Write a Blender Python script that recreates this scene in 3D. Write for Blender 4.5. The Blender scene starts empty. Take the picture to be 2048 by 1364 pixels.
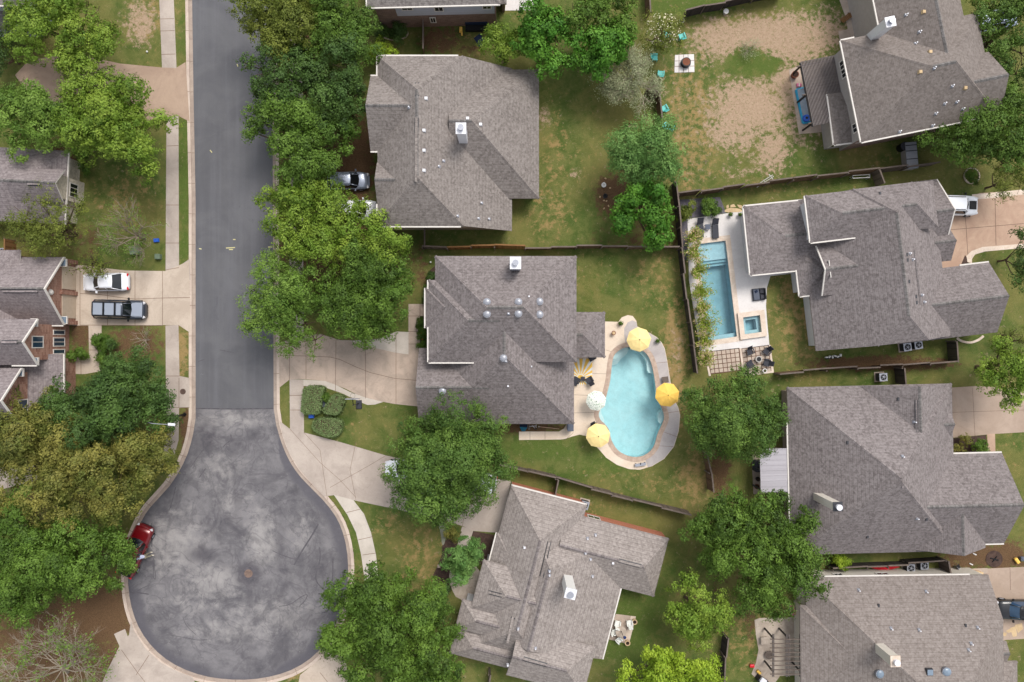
import bpy, math, random
import numpy as np
from mathutils import Vector
from mathutils.geometry import tessellate_polygon
R=math.radians
S=bpy.context.scene
# ---------------------------------------------------------------- camera, light, exposure
H=75.0      # camera height (m)
K=20.0      # photo pixels per metre on the ground
cd=bpy.data.cameras.new('camera'); cam=bpy.data.objects.new('camera',cd); S.collection.objects.link(cam)
cam.location=(0,0,H); cam.rotation_euler=(0,0,0)
cd.sensor_width=36; cd.lens=36*H/102.4; cd.clip_end=6000; cd.clip_start=0.5
S.camera=cam
w=bpy.data.worlds.new('World'); S.world=w; w.use_nodes=True
nt=w.node_tree; bg=nt.nodes['Background']
sky=nt.nodes.new('ShaderNodeTexSky'); sky.sky_type='NISHITA'; sky.sun_disc=False
SUN_EL=R(58); SUN_AZ=R(32)      # azimuth from +Y towards +X
sky.sun_elevation=SUN_EL; sky.sun_rotation=SUN_AZ; sky.air_density=1.0; sky.dust_density=2.5; sky.ozone_density=0.6
hs=nt.nodes.new('ShaderNodeHueSaturation'); hs.inputs['Saturation'].default_value=.28; nt.links.new(sky.outputs[0],hs.inputs['Color']); nt.links.new(hs.outputs[0],bg.inputs[0]); bg.inputs[1].default_value=0.14   # overcast: a paler sky
sl=bpy.data.lights.new('sun','SUN'); sl.energy=1.45; sl.angle=R(22); sl.color=(1.0,0.95,0.88)
so=bpy.data.objects.new('sun',sl); S.collection.objects.link(so)
so.rotation_euler=(R(90)-SUN_EL,0,-SUN_AZ+math.pi)
so.rotation_euler=Vector((-math.sin(SUN_AZ)*math.cos(SUN_EL),-math.cos(SUN_AZ)*math.cos(SUN_EL),-math.sin(SUN_EL))).to_track_quat('-Z','Y').to_euler()
S.view_settings.view_transform='Standard'; S.view_settings.look='None'; S.view_settings.gamma=1
S.view_settings.exposure=0.80
S.render.resolution_x=1024; S.render.resolution_y=682

# ---------------------------------------------------------------- helpers
def W(px,py,z=0.12):
    f=(1-z/H)/K
    return ((px-1024)*f,(682-py)*f)
def PX(x,y,z=0.12):
    f=(1-z/H)/K
    return (1024+x/f,682-y/f)
def WL(pts,z=0.12): return [W(p[0],p[1],z) for p in pts]
def lin(c): return c/12.92 if c<=.04045 else ((c+.055)/1.055)**2.4
AL=0.80
def col(h,k=AL):
    h=h.lstrip('#'); return tuple(min(.9,lin(int(h[i:i+2],16)/255)*k) for i in (0,2,4))+(1,)
def tag(o,label=None,cat=None,group=None,kind=None):
    if label: o['label']=label
    if cat: o['category']=cat
    if group: o['group']=group
    if kind: o['kind']=kind
    return o
def empty(name,loc=(0,0,0),rz=0,label=None,cat=None,group=None):
    o=bpy.data.objects.new(name,None); S.collection.objects.link(o); o.empty_display_size=.3
    o.location=loc; o.rotation_euler=(0,0,rz)
    return tag(o,label,cat,group)
def offs(p):
    v=Vector((0,0,0))
    while p is not None: v+=p.location; p=p.parent
    return v
class MB:
    def __init__(s): s.v=[]; s.f=[]; s.m=[]; s.u=[]
    def add(s,vs,fs,m=0,uv=None):
        n=len(s.v); s.v+= [tuple(v) for v in vs]
        for i,f in enumerate(fs):
            s.f.append([k+n for k in f]); s.m.append(m)
            s.u.append(uv[i] if uv else [(vs[k][0],vs[k][1]) for k in f])
        return s
    def prism(s,poly,z0,z1,m=0,holes=None,ms=None,bottom=False):
        ms=m if ms is None else ms
        loops=[list(poly)]+[list(h) for h in (holes or [])]
        tri=tessellate_polygon([[Vector((p[0],p[1],0)) for p in l] for l in loops])
        pts=[p for l in loops for p in l]
        ft=[]
        for t in tri:
            a,b,c=[pts[i] for i in t]
            cr=(b[0]-a[0])*(c[1]-a[1])-(b[1]-a[1])*(c[0]-a[0])
            if abs(cr)<1e-9: continue
            ft.append(list(t) if cr>0 else list(t)[::-1])
        s.add([(p[0],p[1],z1) for p in pts],ft,m)
        if bottom: s.add([(p[0],p[1],z0) for p in pts],[f[::-1] for f in ft],ms)
        if z0<z1:
            for li,l in enumerate(loops):
                A=sum(l[i][0]*l[(i+1)%len(l)][1]-l[(i+1)%len(l)][0]*l[i][1] for i in range(len(l)))
                if (A<0)!=(li>0): l=l[::-1]
                n=len(l); d=0
                for i in range(n):
                    a=l[i]; b=l[(i+1)%n]; e=math.hypot(b[0]-a[0],b[1]-a[1])
                    s.add([(a[0],a[1],z0),(b[0],b[1],z0),(b[0],b[1],z1),(a[0],a[1],z1)],[(0,1,2,3)],ms,
                          [[(d,z0),(d+e,z0),(d+e,z1),(d,z1)]]); d+=e
        return s
    def box(s,cx,cy,z0,lx,ly,h,a=0,m=0,tx=0,ty=0,bev=0):
        ca,sa=math.cos(a),math.sin(a); P=[]
        def T(x,y,z): return (cx+x*ca-y*sa,cy+x*sa+y*ca,z)
        X,Y=lx/2,ly/2; x2,y2=X-tx,Y-ty
        if bev:
            b=bev
            ring=lambda x,y,z:[T(-x+b,-y,z),T(x-b,-y,z),T(x,-y+b,z),T(x,y-b,z),T(x-b,y,z),T(-x+b,y,z),T(-x,y-b,z),T(-x,-y+b,z)]
            r0=ring(X,Y,z0); r1=ring(X,Y,z0+h-b); r2=[T((-1 if i in(0,5,6,7) else 1)*(x2-b),(-1 if i in(0,1,2,7) else 1)*(y2-b),z0+h) for i in range(8)]
            s.add(r0+r1+r2,[(i,(i+1)%8,8+(i+1)%8,8+i) for i in range(8)]+[(8+i,8+(i+1)%8,16+(i+1)%8,16+i) for i in (0,1,2,3,4,5,6,7)]+[tuple(range(7,-1,-1)),(16,17,19,21)],m)
            return s
        v=[T(-X,-Y,z0),T(X,-Y,z0),T(X,Y,z0),T(-X,Y,z0),T(-x2,-y2,z0+h),T(x2,-y2,z0+h),T(x2,y2,z0+h),T(-x2,y2,z0+h)]
        fs=[(0,1,5,4),(1,2,6,5),(2,3,7,6),(3,0,4,7),(4,5,6,7),(3,2,1,0)]
        dims=[lx,ly,lx,ly]
        uv=[[(0,z0),(d,z0),(d,z0+h),(0,z0+h)] for d in dims]+[[(0,0),(lx,0),(lx,ly),(0,ly)]]*2
        return s.add(v,fs,m,uv)
    def cyl(s,cx,cy,z0,r,h,n=16,m=0,r2=None,mt=None):
        r2=r if r2 is None else r2
        a=[2*math.pi*i/n for i in range(n)]
        v=[(cx+r*math.cos(t),cy+r*math.sin(t),z0) for t in a]+[(cx+r2*math.cos(t),cy+r2*math.sin(t),z0+h) for t in a]
        s.add(v,[(i,(i+1)%n,n+(i+1)%n,n+i) for i in range(n)]+[tuple(range(n-1,-1,-1))],m)
        s.add(v[n:],[tuple(range(n))],m if mt is None else mt); return s
    def tube(s,pts,rad,n=6,m=0):
        pts=[Vector(p) for p in pts]
        if not hasattr(rad,'__len__'): rad=[rad]*len(pts)
        V=[];F=[]
        for i,p in enumerate(pts):
            d=(pts[min(i+1,len(pts)-1)]-pts[max(i-1,0)])
            if d.length<1e-6: d=Vector((0,0,1))
            d.normalize()
            up=Vector((0,0,1)) if abs(d.z)<.9 else Vector((1,0,0))
            a=d.cross(up).normalized(); b=d.cross(a).normalized()
            for k in range(n):
                t=-2*math.pi*k/n; V.append(tuple(p+(a*math.cos(t)+b*math.sin(t))*rad[i]))
        for i in range(len(pts)-1):
            for k in range(n):
                F.append((i*n+k,i*n+(k+1)%n,(i+1)*n+(k+1)%n,(i+1)*n+k))
        F.append(tuple(range(n-1,-1,-1))); F.append(tuple(range((len(pts)-1)*n,len(pts)*n)))
        return s.add(V,F,m)
    def ball(s,c,r,rz=None,m=0,n=10,k=6,half=False):
        rz=r if rz is None else rz; V=[];F=[]
        ks=k; 
        for i in range(ks+1):
            ph=(math.pi/2)*(i/ks) if half else -math.pi/2+math.pi*i/ks
            for j in range(n):
                t=2*math.pi*j/n
                V.append((c[0]+r*math.cos(ph)*math.cos(t),c[1]+r*math.cos(ph)*math.sin(t),c[2]+rz*math.sin(ph)))
        for i in range(ks):
            for j in range(n): F.append((i*n+j,i*n+(j+1)%n,(i+1)*n+(j+1)%n,(i+1)*n+j))
        return s.add(V,F,m)
    def strip(s,pts,wd,z,m=0):
        for i in range(len(pts)-1):
            a,b=pts[i],pts[i+1]; dx,dy=b[0]-a[0],b[1]-a[1]; L=math.hypot(dx,dy)
            if L<1e-6: continue
            ex,ey=-dy/L*wd/2,dx/L*wd/2
            s.add([(a[0]-ex,a[1]-ey,z),(b[0]-ex,b[1]-ey,z),(b[0]+ex,b[1]+ey,z),(a[0]+ex,a[1]+ey,z)],[(0,1,2,3)],m)
        return s
    def build(s,name,mats,parent=None,smooth=False,local=False):
        if not isinstance(mats,(list,tuple)): mats=[mats]
        o0=Vector((0,0,0)) if (parent is None or local) else offs(parent)
        me=bpy.data.meshes.new(name)
        me.from_pydata([(x-o0.x,y-o0.y,z-o0.z) for x,y,z in s.v],[],s.f)
        for mt in mats: me.materials.append(M[mt] if isinstance(mt,str) else mt)
        me.polygons.foreach_set('material_index',s.m)
        ul=me.uv_layers.new(name='UVMap'); flat=[c for f in s.u for p in f for c in p]
        if len(flat)==2*len(me.loops): ul.data.foreach_set('uv',flat)
        if smooth: me.polygons.foreach_set('use_smooth',[True]*len(me.polygons))
        me.update()
        o=bpy.data.objects.new(name,me); S.collection.objects.link(o)
        if parent is not None: o.parent=parent
        return o
def struct(name,mb,mats): return tag(mb.build(name,mats),kind='structure')
def copy_tree(o,parent=None):
    c=o.copy(); S.collection.objects.link(c); c.parent=parent
    for ch in list(o.children): copy_tree(ch,c)
    return c
def place(proto,state,loc,rz,label,group=None,scale=None):
    """first call moves the prototype itself, later calls copy it"""
    o=proto if not state.get(proto.name) else copy_tree(proto)
    state[proto.name]=True
    o.location=loc; o.rotation_euler=(0,0,rz); o['label']=label
    if group: o['group']=group
    if scale: o.scale=scale
    return o
USED={}
def smoothpoly(pts,it=2,closed=True):
    for _ in range(it):
        q=[]; n=len(pts)
        if not closed: q.append(pts[0])
        for i in range(n if closed else n-1):
            a=pts[i]; b=pts[(i+1)%n]
            q.append((a[0]*.75+b[0]*.25,a[1]*.75+b[1]*.25)); q.append((a[0]*.25+b[0]*.75,a[1]*.25+b[1]*.75))
        if not closed: q.append(pts[-1])
        pts=q
    return pts
def offset(poly,d):
    n=len(poly); A=sum(poly[i][0]*poly[(i+1)%n][1]-poly[(i+1)%n][0]*poly[i][1] for i in range(n)); sg=1 if A>0 else -1
    out=[]
    for i in range(n):
        p,q,r=poly[i-1],poly[i],poly[(i+1)%n]
        n1=Vector((q[1]-p[1],-(q[0]-p[0]))); n2=Vector((r[1]-q[1],-(r[0]-q[0])))
        if n1.length<1e-7: n1=n2
        if n2.length<1e-7: n2=n1
        n1.normalize(); n2.normalize(); m=n1+n2
        if m.length<1e-5: m=n1
        m.normalize(); c=max(.45,m.dot(n1)); out.append((q[0]+m.x*d*sg/c,q[1]+m.y*d*sg/c))
    return out
def inpoly(X,Y,poly):
    r=np.zeros(X.shape,bool); n=len(poly)
    for i in range(n):
        x1,y1=poly[i]; x2,y2=poly[(i+1)%n]
        if y1==y2: continue
        c=((y1>Y)!=(y2>Y))&(X<(x2-x1)*(Y-y1)/(y2-y1)+x1); r^=c
    return r

# ---------------------------------------------------------------- materials
M={}
class NT:
    def __init__(s,name,rough=.85,spec=.3,metal=0):
        s.m=bpy.data.materials.new(name); s.m.use_nodes=True; s.t=s.m.node_tree; s.b=s.t.nodes['Principled BSDF']
        s.b.inputs['Roughness'].default_value=rough; s.b.inputs['Specular IOR Level'].default_value=spec; s.b.inputs['Metallic'].default_value=metal
        M[name]=s.m
    def n(s,t,**k):
        x=s.t.nodes.new('ShaderNode'+t)
        for a,b in k.items(): setattr(x,a,b)
        return x
    def l(s,a,b): s.t.links.new(a,b)
    def coord(s,uv=False,obj=False):
        if uv: return s.n('TexCoord').outputs['UV']
        if obj: return s.n('TexCoord').outputs['Object']
        return s.n('NewGeometry').outputs['Position']
    def noise(s,co,sc,det=4,rough=.6,dist=0):
        x=s.n('TexNoise'); x.inputs['Scale'].default_value=sc; x.inputs['Detail'].default_value=det; x.inputs['Roughness'].default_value=rough
        x.inputs['Distortion'].default_value=dist
        s.l(co,x.inputs['Vector']); return x.outputs['Fac']
    def ramp(s,f,lo,hi,a=0.,b=1.):
        x=s.n('MapRange'); x.interpolation_type='SMOOTHSTEP'
        for i,v in ((1,lo),(2,hi),(3,a),(4,b)): x.inputs[i].default_value=v
        s.l(f,x.inputs[0]); return x.outputs[0]
    def mix(s,f,a,b,mode='MIX'):
        x=s.n('MixRGB',blend_type=mode)
        for i,v in ((0,f),(1,a),(2,b)):
            if hasattr(v,'is_linked') or hasattr(v,'links'): s.l(v,x.inputs[i])
            elif i==0: x.inputs[0].default_value=v
            else: x.inputs[i].default_value=v
        return x.outputs[0]
    def math(s,op,a,b):
        x=s.n('Math',operation=op)
        for i,v in ((0,a),(1,b)):
            if hasattr(v,'links'): s.l(v,x.inputs[i])
            else: x.inputs[i].default_value=v
        return x.outputs[0]
    def attr(s,name): x=s.n('Attribute'); x.attribute_name=name; return x.outputs['Fac']
    def out(s,c,bump=None,bs=.3,bd=.02):
        s.l(c,s.b.inputs['Base Color'])
        if bump is not None:
            x=s.n('Bump'); x.inputs['Strength'].default_value=bs; x.inputs['Distance'].default_value=bd
            s.l(bump,x.inputs['Height']); s.l(x.outputs[0],s.b.inputs['Normal'])
        return s.m
def plain(name,c,rough=.7,var=.12,spec=.3,metal=0,sc=3.):
    t=NT(name,rough,spec,metal); co=t.coord(); n=t.noise(co,sc,3)
    c2=tuple(x*(1-var) for x in c[:3])+(1,); c3=tuple(min(.95,x*(1+var)) for x in c[:3])+(1,)
    return t.out(t.mix(t.ramp(n,.3,.7),c2,c3),n,.1)
def ground_mat():
    t=NT('ground',.95,.1); co=t.coord()
    big=t.noise(co,.14,4); mid=t.noise(co,.7,5,.65,.6); fine=t.noise(co,5.,5,.8); vf=t.noise(co,14.,3,.8)
    g=t.mix(t.ramp(mid,.38,.64),col('50642e'),col('6e7440'))
    g=t.mix(t.ramp(big,.4,.62,0,.55),g,col('8a7f4c'))
    lush=t.ramp(t.math('ADD',t.attr('lush'),t.math('MULTIPLY',t.math('SUBTRACT',t.noise(co,1.3,6,.78),.5),2.8)),.3,.85)
    g=t.mix(lush,g,col('5a6c32'))
    dry=t.ramp(t.math('ADD',t.math('MULTIPLY',t.attr('dry'),.75),t.math('MULTIPLY',t.math('SUBTRACT',t.noise(co,1.6,6,.75),.5),2.6)),.3,.8)
    g=t.mix(dry,g,col('a2895c'))
    g=t.mix(t.ramp(fine,.3,.75,0,.42),g,t.mix(.5,g,col('2f3a18')))
    g=t.mix(t.ramp(vf,.5,.8,0,.4),g,t.mix(.6,g,col('b0a673')))
    so=t.ramp(t.math('ADD',t.attr('soil'),t.math('MULTIPLY',t.math('SUBTRACT',t.noise(co,2.2,7,.8),.5),3.8)),.3,.78)
    sc=t.mix(t.ramp(fine,.3,.7),col('a48c74'),col('bba28a'))
    g=t.mix(so,g,t.mix(t.ramp(t.noise(co,6.5,3,.7),.56,.66,0,.7),sc,col('7c7850')))
    mu=t.ramp(t.math('ADD',t.attr('mulch'),t.math('MULTIPLY',t.math('SUBTRACT',t.noise(co,1.8,6,.75),.5),2.2)),.35,.75)
    mc=t.mix(t.ramp(vf,.3,.7),col('57432f'),col('7a6048'))
    g=t.mix(mu,g,mc)
    return t.out(g,t.math('ADD',fine,vf),.8,.06)
def concrete(name,a,b,stain=.35,sc=.35):
    t=NT(name,.85,.2); co=t.coord()
    n=t.noise(co,sc,6,.65,.8); f=t.noise(co,7.,4,.7); st=t.noise(co,1.1,6,.7,1.5)
    g=t.mix(t.ramp(n,.35,.65),col(a),col(b)); g=t.mix(t.ramp(st,.5,.75,0,stain),g,t.mix(.55,g,col('4e4640')))
    g=t.mix(t.ramp(f,.35,.75,0,.22),g,t.mix(.5,g,col('6a6058')))
    return t.out(g,f,.15)
def asphalt(name,a,b,old=False):
    t=NT(name,.9,.2); co=t.coord(); n=t.noise(co,.25,6,.6,.5); f=t.noise(co,9.,4,.7); v=t.noise(co,25.,2,.5)
    g=t.mix(t.ramp(n,.35,.65),col(a),col(b))
    if old:
        mp=t.n('VectorMath',operation='SUBTRACT'); t.l(co,mp.inputs[0]); mp.inputs[1].default_value=(-25.6,-21.2,0)
        ln=t.n('VectorMath',operation='LENGTH'); t.l(mp.outputs[0],ln.inputs[0])
        # ring-like wear from turning wheels: stretched round the centre
        sep=t.n('SeparateXYZ'); t.l(mp.outputs[0],sep.inputs[0])
        at=t.math('ARCTAN2',sep.outputs[1],sep.outputs[0]); cb=t.n('CombineXYZ'); t.l(t.math('MULTIPLY',ln.outputs['Value'],1.3),cb.inputs[0]); t.l(t.math('MULTIPLY',at,2.2),cb.inputs[1])
        rn=t.noise(cb.outputs[0],1.,5,.65,.6)
        blo=t.noise(co,.33,7,.7,.25); b2=t.noise(co,.8,6,.75,.2)
        g=t.mix(t.ramp(blo,.32,.68),col('626064'),col('878486'))
        lt=t.math('ADD',t.attr('light'),t.math('MULTIPLY',t.math('SUBTRACT',b2,.5),2.4))
        g=t.mix(t.ramp(lt,.1,1.1,0,.85),g,col('a7a3a1'))
        g=t.mix(t.ramp(rn,.50,.80,0,.34),g,col('545257')); g=t.mix(t.ramp(t.noise(co,.22,6,.62,1.4),.50,.66,0,.42),g,col('4e4c51'))
        sw=t.noise(co,.28,3,.5,2.2); g=t.mix(t.ramp(t.math('ABSOLUTE',t.math('SUBTRACT',sw,.5),0),.0,.035,.38,0),g,col('545157'))
        st=t.math('ADD',t.attr('stain'),t.math('MULTIPLY',t.math('SUBTRACT',b2,.5),1.8)); g=t.mix(t.ramp(st,.3,1.0,0,.75),g,col('4b484f'))
        e=t.math('ADD',t.attr('rim'),t.math('MULTIPLY',t.math('SUBTRACT',blo,.5),1.6))
        g=t.mix(t.ramp(e,.35,.75,0,.8),g,col('5c5a61'))
        g=t.mix(t.ramp(t.noise(co,3.5,6,.8),.58,.75,0,.35),g,col('c2bdba'))
    else:
        mp=t.n('Mapping'); t.l(co,mp.inputs[0]); mp.inputs['Scale'].default_value=(1.3,.05,1)
        st=t.noise(mp.outputs[0],1.,5,.6); g=t.mix(t.ramp(st,.40,.75,0,.4),g,col('7a7a80'))
        sp=t.noise(co,.9,7,.8,2.); g=t.mix(t.ramp(sp,.62,.8,0,.6),g,col('94929a')); s2=t.noise(co,.5,6,.7,1.); g=t.mix(t.ramp(s2,.60,.74,0,.5),g,col('55555b'))
    g=t.mix(t.ramp(v,.4,.7,0,.25),g,col('4a484d'))
    return t.out(g,f,.25,.01)
def shingle(name,a,b,c,sw=.36,sh=.17,lines=.3,blot=.3):
    t=NT(name,.92,.15); co=t.coord(uv=True); pos=t.coord()
    br=t.n('TexBrick'); t.l(co,br.inputs['Vector']); br.offset=.5
    br.inputs['Scale'].default_value=1; br.inputs['Mortar Size'].default_value=.012; br.inputs['Mortar Smooth'].default_value=.3
    br.inputs['Brick Width'].default_value=sw; br.inputs['Row Height'].default_value=sh; br.inputs['Bias'].default_value=-.05
    br.inputs['Color1'].default_value=col(a); br.inputs['Color2'].default_value=col(b); br.inputs['Mortar'].default_value=col(c)
    br2=t.n('TexBrick'); t.l(co,br2.inputs['Vector']); br2.offset=.37; br2.inputs['Scale'].default_value=1
    br2.inputs['Mortar Size'].default_value=0; br2.inputs['Brick Width'].default_value=sw*.63; br2.inputs['Row Height'].default_value=sh; br2.inputs['Bias'].default_value=0
    br2.inputs['Color1'].default_value=(0,0,0,1); br2.inputs['Color2'].default_value=(1,1,1,1)
    n=t.noise(pos,.35,5,.6,.4); f=t.noise(pos,5.5,4,.75); 
    g=t.mix(.5,t.mix(t.ramp(br2.outputs[0],.2,.8),col(a),col(b)),br.outputs[0])
    g=t.mix(t.ramp(n,.35,.7,0,blot),g,t.mix(.5,g,col(c)))
    vo=t.n('TexVoronoi'); vo.inputs['Scale'].default_value=5.5; vo.inputs['Randomness'].default_value=1; t.l(co,vo.inputs['Vector']); sv=t.n('SeparateXYZ'); t.l(vo.outputs['Color'],sv.inputs[0])
    g=t.mix(t.ramp(sv.outputs[0],.6,.9,0,.55),g,col(b,.84)); g=t.mix(t.ramp(sv.outputs[1],.6,.95,0,.4),g,col(c,.85))
    g=t.mix(t.ramp(f,.42,.68,0,.55),g,t.mix(.75,g,col(b)))
    g=t.mix(t.ramp(t.noise(pos,4.2,3,.7),.5,.66,0,.5),g,t.mix(.7,g,col(c)))
    mp=t.n('Mapping'); t.l(co,mp.inputs[0]); mp.inputs['Scale'].default_value=(1.7,.16,1); sk=t.noise(mp.outputs[0],1.,5,.7)
    g=t.mix(t.ramp(sk,.5,.72,0,.38),g,t.mix(.6,g,col(c,.7))); g=t.mix(t.ramp(sk,.28,.45,.22,0),g,t.mix(.5,g,col(b)))
    sp=t.n('SeparateXYZ'); t.l(co,sp.inputs[0])
    fr=t.math('FRACT',t.math('MULTIPLY',sp.outputs[1],1/(sh*2)),0); li=t.ramp(fr,.0,.22,lines,0)
    g=t.mix(li,g,col(c,.5))
    return t.out(g,br.outputs['Fac'],.3,.01)
def brick(name,a,b,mo,sw=.22,sh=.075):
    t=NT(name,.9,.2); co=t.coord(uv=True); pos=t.coord()
    br=t.n('TexBrick'); t.l(co,br.inputs['Vector']); br.offset=.5
    br.inputs['Scale'].default_value=1; br.inputs['Mortar Size'].default_value=.008; br.inputs['Brick Width'].default_value=sw*1.6; br.inputs['Row Height'].default_value=sh*2
    br.inputs['Color1'].default_value=col(a); br.inputs['Color2'].default_value=col(b); br.inputs['Mortar'].default_value=col(mo)
    f=t.noise(pos,6.,4,.75); g=t.mix(t.ramp(f,.35,.7,0,.5),br.outputs[0],col(b))
    return t.out(g,br.outputs['Fac'],.3,.01)
def boards(name,a,b,wd=.14,dark='2c241c',axis=0,rough=.85):
    t=NT(name,rough,.2); co=t.coord(uv=True); sp=t.n('SeparateXYZ'); t.l(co,sp.inputs[0])
    u=t.math('MULTIPLY',sp.outputs[axis],1/wd); fr=t.math('FRACT',u,0); fl=t.math('FLOOR',u,0)
    wn=t.n('TexWhiteNoise'); wn.noise_dimensions='1D'; t.l(fl,wn.inputs['W'])
    n=t.noise(t.coord(),2.5,4,.7)
    g=t.mix(wn.outputs['Value'],col(a),col(b)); g=t.mix(t.ramp(n,.4,.75,0,.4),g,t.mix(.5,g,col(dark)))
    g=t.mix(t.ramp(fr,0,.14,.8,0),g,col(dark)); return t.out(g,fr,.2,.01)
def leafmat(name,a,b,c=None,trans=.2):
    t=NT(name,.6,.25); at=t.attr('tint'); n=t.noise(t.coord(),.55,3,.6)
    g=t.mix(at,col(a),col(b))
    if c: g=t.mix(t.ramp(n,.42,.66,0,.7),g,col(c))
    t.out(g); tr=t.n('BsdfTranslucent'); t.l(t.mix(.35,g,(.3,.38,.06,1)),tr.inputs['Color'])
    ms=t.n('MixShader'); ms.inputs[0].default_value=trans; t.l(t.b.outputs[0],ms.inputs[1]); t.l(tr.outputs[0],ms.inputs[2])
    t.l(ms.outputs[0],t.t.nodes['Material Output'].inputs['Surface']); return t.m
def watermat(name,tint,rough=.04,amp=.4):
    t=NT(name); co=t.coord(); n=t.noise(co,1.6,4,.6,.5)
    bp=t.n('Bump'); bp.inputs['Strength'].default_value=amp; bp.inputs['Distance'].default_value=.05; t.l(n,bp.inputs['Height'])
    tr=t.n('BsdfTransparent'); t.l(t.mix(t.ramp(n,.35,.65),col(tint,1.),tuple(min(1,x*1.1) for x in col(tint,1.)[:3])+(1,)),tr.inputs[0])
    gl=t.n('BsdfGlossy'); gl.inputs['Roughness'].default_value=rough; t.l(bp.outputs[0],gl.inputs['Normal'])
    fr=t.n('Fresnel'); fr.inputs[0].default_value=1.33; t.l(bp.outputs[0],fr.inputs['Normal'])
    ms=t.n('MixShader'); t.l(fr.outputs[0],ms.inputs[0]); t.l(tr.outputs[0],ms.inputs[1]); t.l(gl.outputs[0],ms.inputs[2])
    t.l(ms.outputs[0],t.t.nodes['Material Output'].inputs['Surface']); return t.m
ground_mat()
concrete('concrete','bbaa9b','cbbbac'); concrete('concrete_walk','b0a399','c2b5aa',.35); concrete('concrete_grey','a39a95','b9afa9',.3)
concrete('concrete_drive','bcac9c','cebeae',.3); concrete('concrete_fresh','c6bcb0','d4cabf',.2); concrete('concrete_pink','b0a092','c6b2a2',.4,.5)
concrete('aggregate','a8907e','b8a08c',.3); concrete('aggregate_tan','b29480','c0a48e',.25,.6); concrete('aggregate_dull','a89484','b6a292',.3)
concrete('kerb_stone','c3b0a3','d6c5b6',.3); concrete('gutter','a49489','b5a598',.4,.8)
concrete('deck_cream','e0cdb8','ead9c6',.15); concrete('deck_grey','b4acaa','c6bebb',.25); concrete('deck_white','dcd6d3','e8e3e0',.08)
concrete('coping_tan','b39c8c','c8b2a1',.3,2.); concrete('travertine','d8c4b2','e6d6c6',.35,1.5)
concrete('flagstone','c6ab84','d8bd95',.3,1.5); concrete('stamped','b4a597','cabcad',.45,1.); concrete('plaster_white','e4f2f3','ecf6f6',.0)
concrete('plaster_aqua','bfe4ea','c8e8ed',.0,.5); concrete('plaster_blue','a6c0ce','aec8d4',.0,.5); concrete('plaster_grey','c0cdd9','c8d4df',.0)
concrete('gravel_dark','5d5962','716c74',.5,2.); concrete('gravel_green','8d9080','a09f8c',.4,2.); concrete('joint','7c6658','8a7364',.3)
plain('crack',col('59565b'),.9,.2); plain('manhole_iron',col('5c4a42'),.7,.25); plain('manhole_rust',col('7a665c'),.7,.2)
asphalt('asphalt_new','626266','6d6d70'); asphalt('asphalt_old','8d8a8e','9d999b',True)
concrete('mulch','5d4233','75594a',.5,2.); concrete('mulch_dark','3f2f2a','57443c',.5,2.)
shingle('roof_brown','7f7773','98908b','5b5450'); shingle('roof_grey','807976','9e9793','585250'); shingle('roof_warm','7b726d','8e8580','605853',.3,.14,.12,.25); shingle('roof_taupe','827974','968d88','665c57',.3,.2,.3,.25)
shingle('roof_mauve','797170','938b8a','554e4d'); shingle('roof_light','928984','a79e99','6a625d',.34,.2,.4); shingle('roof_left','877d7d','9f9595','61595a',.3,.2,.4); shingle('roof_charcoal','6e6a68','8a8684','4e4a49')
brick('brick_red','84584a','b08a78','b8a294',.3,.11); brick('brick_brown','78625a','957c72','a09088'); brick('brick_orange','b0654a','c47c60','c9a796'); brick('brick_tan','8a7a70','9c8d82','a89c92')
t=plain('siding_blue',col('b9bccf'),.7,.04); plain('siding_tan',col('b7a794'),.8,.05); plain('siding_cream',col('d8d0c4'),.8,.04); plain('siding_grey',col('aaa39e'),.8,.05)
plain('siding_white',col('dcdcde'),.7,.03); plain('stone_cream',col('cfc4b3'),.9,.2,sc=4.)
plain('trim',col('dcd6cf'),.6,.04); plain('trim_grey',col('958b86'),.7,.06); plain('trim_brown',col('6a5e57'),.7,.06)
plain('garage_beige',col('c8b6a2'),.7,.05); plain('metal_white',col('e4e4ea'),.4,.03,.5); plain('metal_grey',col('a5a8b2'),.35,.05,.5,.3); plain('metal_dark',col('3c3d42'),.5,.1)
plain('dome',col('9c9ea6'),.3,.04,.5,.2); plain('dome_blue',col('7c8c9c'),.25,.05,.6)
plain('black',col('17181b'),.5,.1); plain('rubber',col('1c1c1d'),.8,.1); plain('charcoal',col('3a3b43'),.7,.12); plain('slate',col('5a606e'),.7,.1)
plain('vinyl_white',col('e8e6e2'),.5,.03); plain('terracotta',col('7c4a35'),.8,.15); plain('pot_grey',col('b5b0aa'),.8,.1); plain('soil',col('3a2a22'),.95,.2)
plain('yellow',col('fae09a'),.75,.05); concrete('utility_paint','c8c08a','d6d0a0',.3); plain('yellow_deep',col('f8ca62'),.75,.05); plain('white_cloth',col('eff0ea'),.8,.03); plain('turquoise',col('5fc4bd'),.5,.06)
plain('red',col('e02030'),.4,.05); plain('blue',col('1c3f8c'),.5,.08); plain('navy',col('1f2f4c'),.7,.08); plain('cyan',col('2fa0c8'),.5,.06); plain('pink',col('d87a98'),.6,.06)
plain('royal',col('2a5cc0'),.5,.08); plain('green_paint',col('2f6848'),.6,.1); plain('util_green',col('6a7a66'),.6,.1); plain('skin',col('b07a5c'),.6,.05); plain('hair',col('2a1c14'),.8,.1)
plain('shirt',col('cfd4ee'),.8,.04); plain('trouser',col('8b8572'),.8,.1); plain('shoe',col('d8d0c0'),.7,.05); plain('wood_pale',col('c2a184'),.8,.15); plain('wood_post',col('6e625a'),.85,.15)
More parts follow.
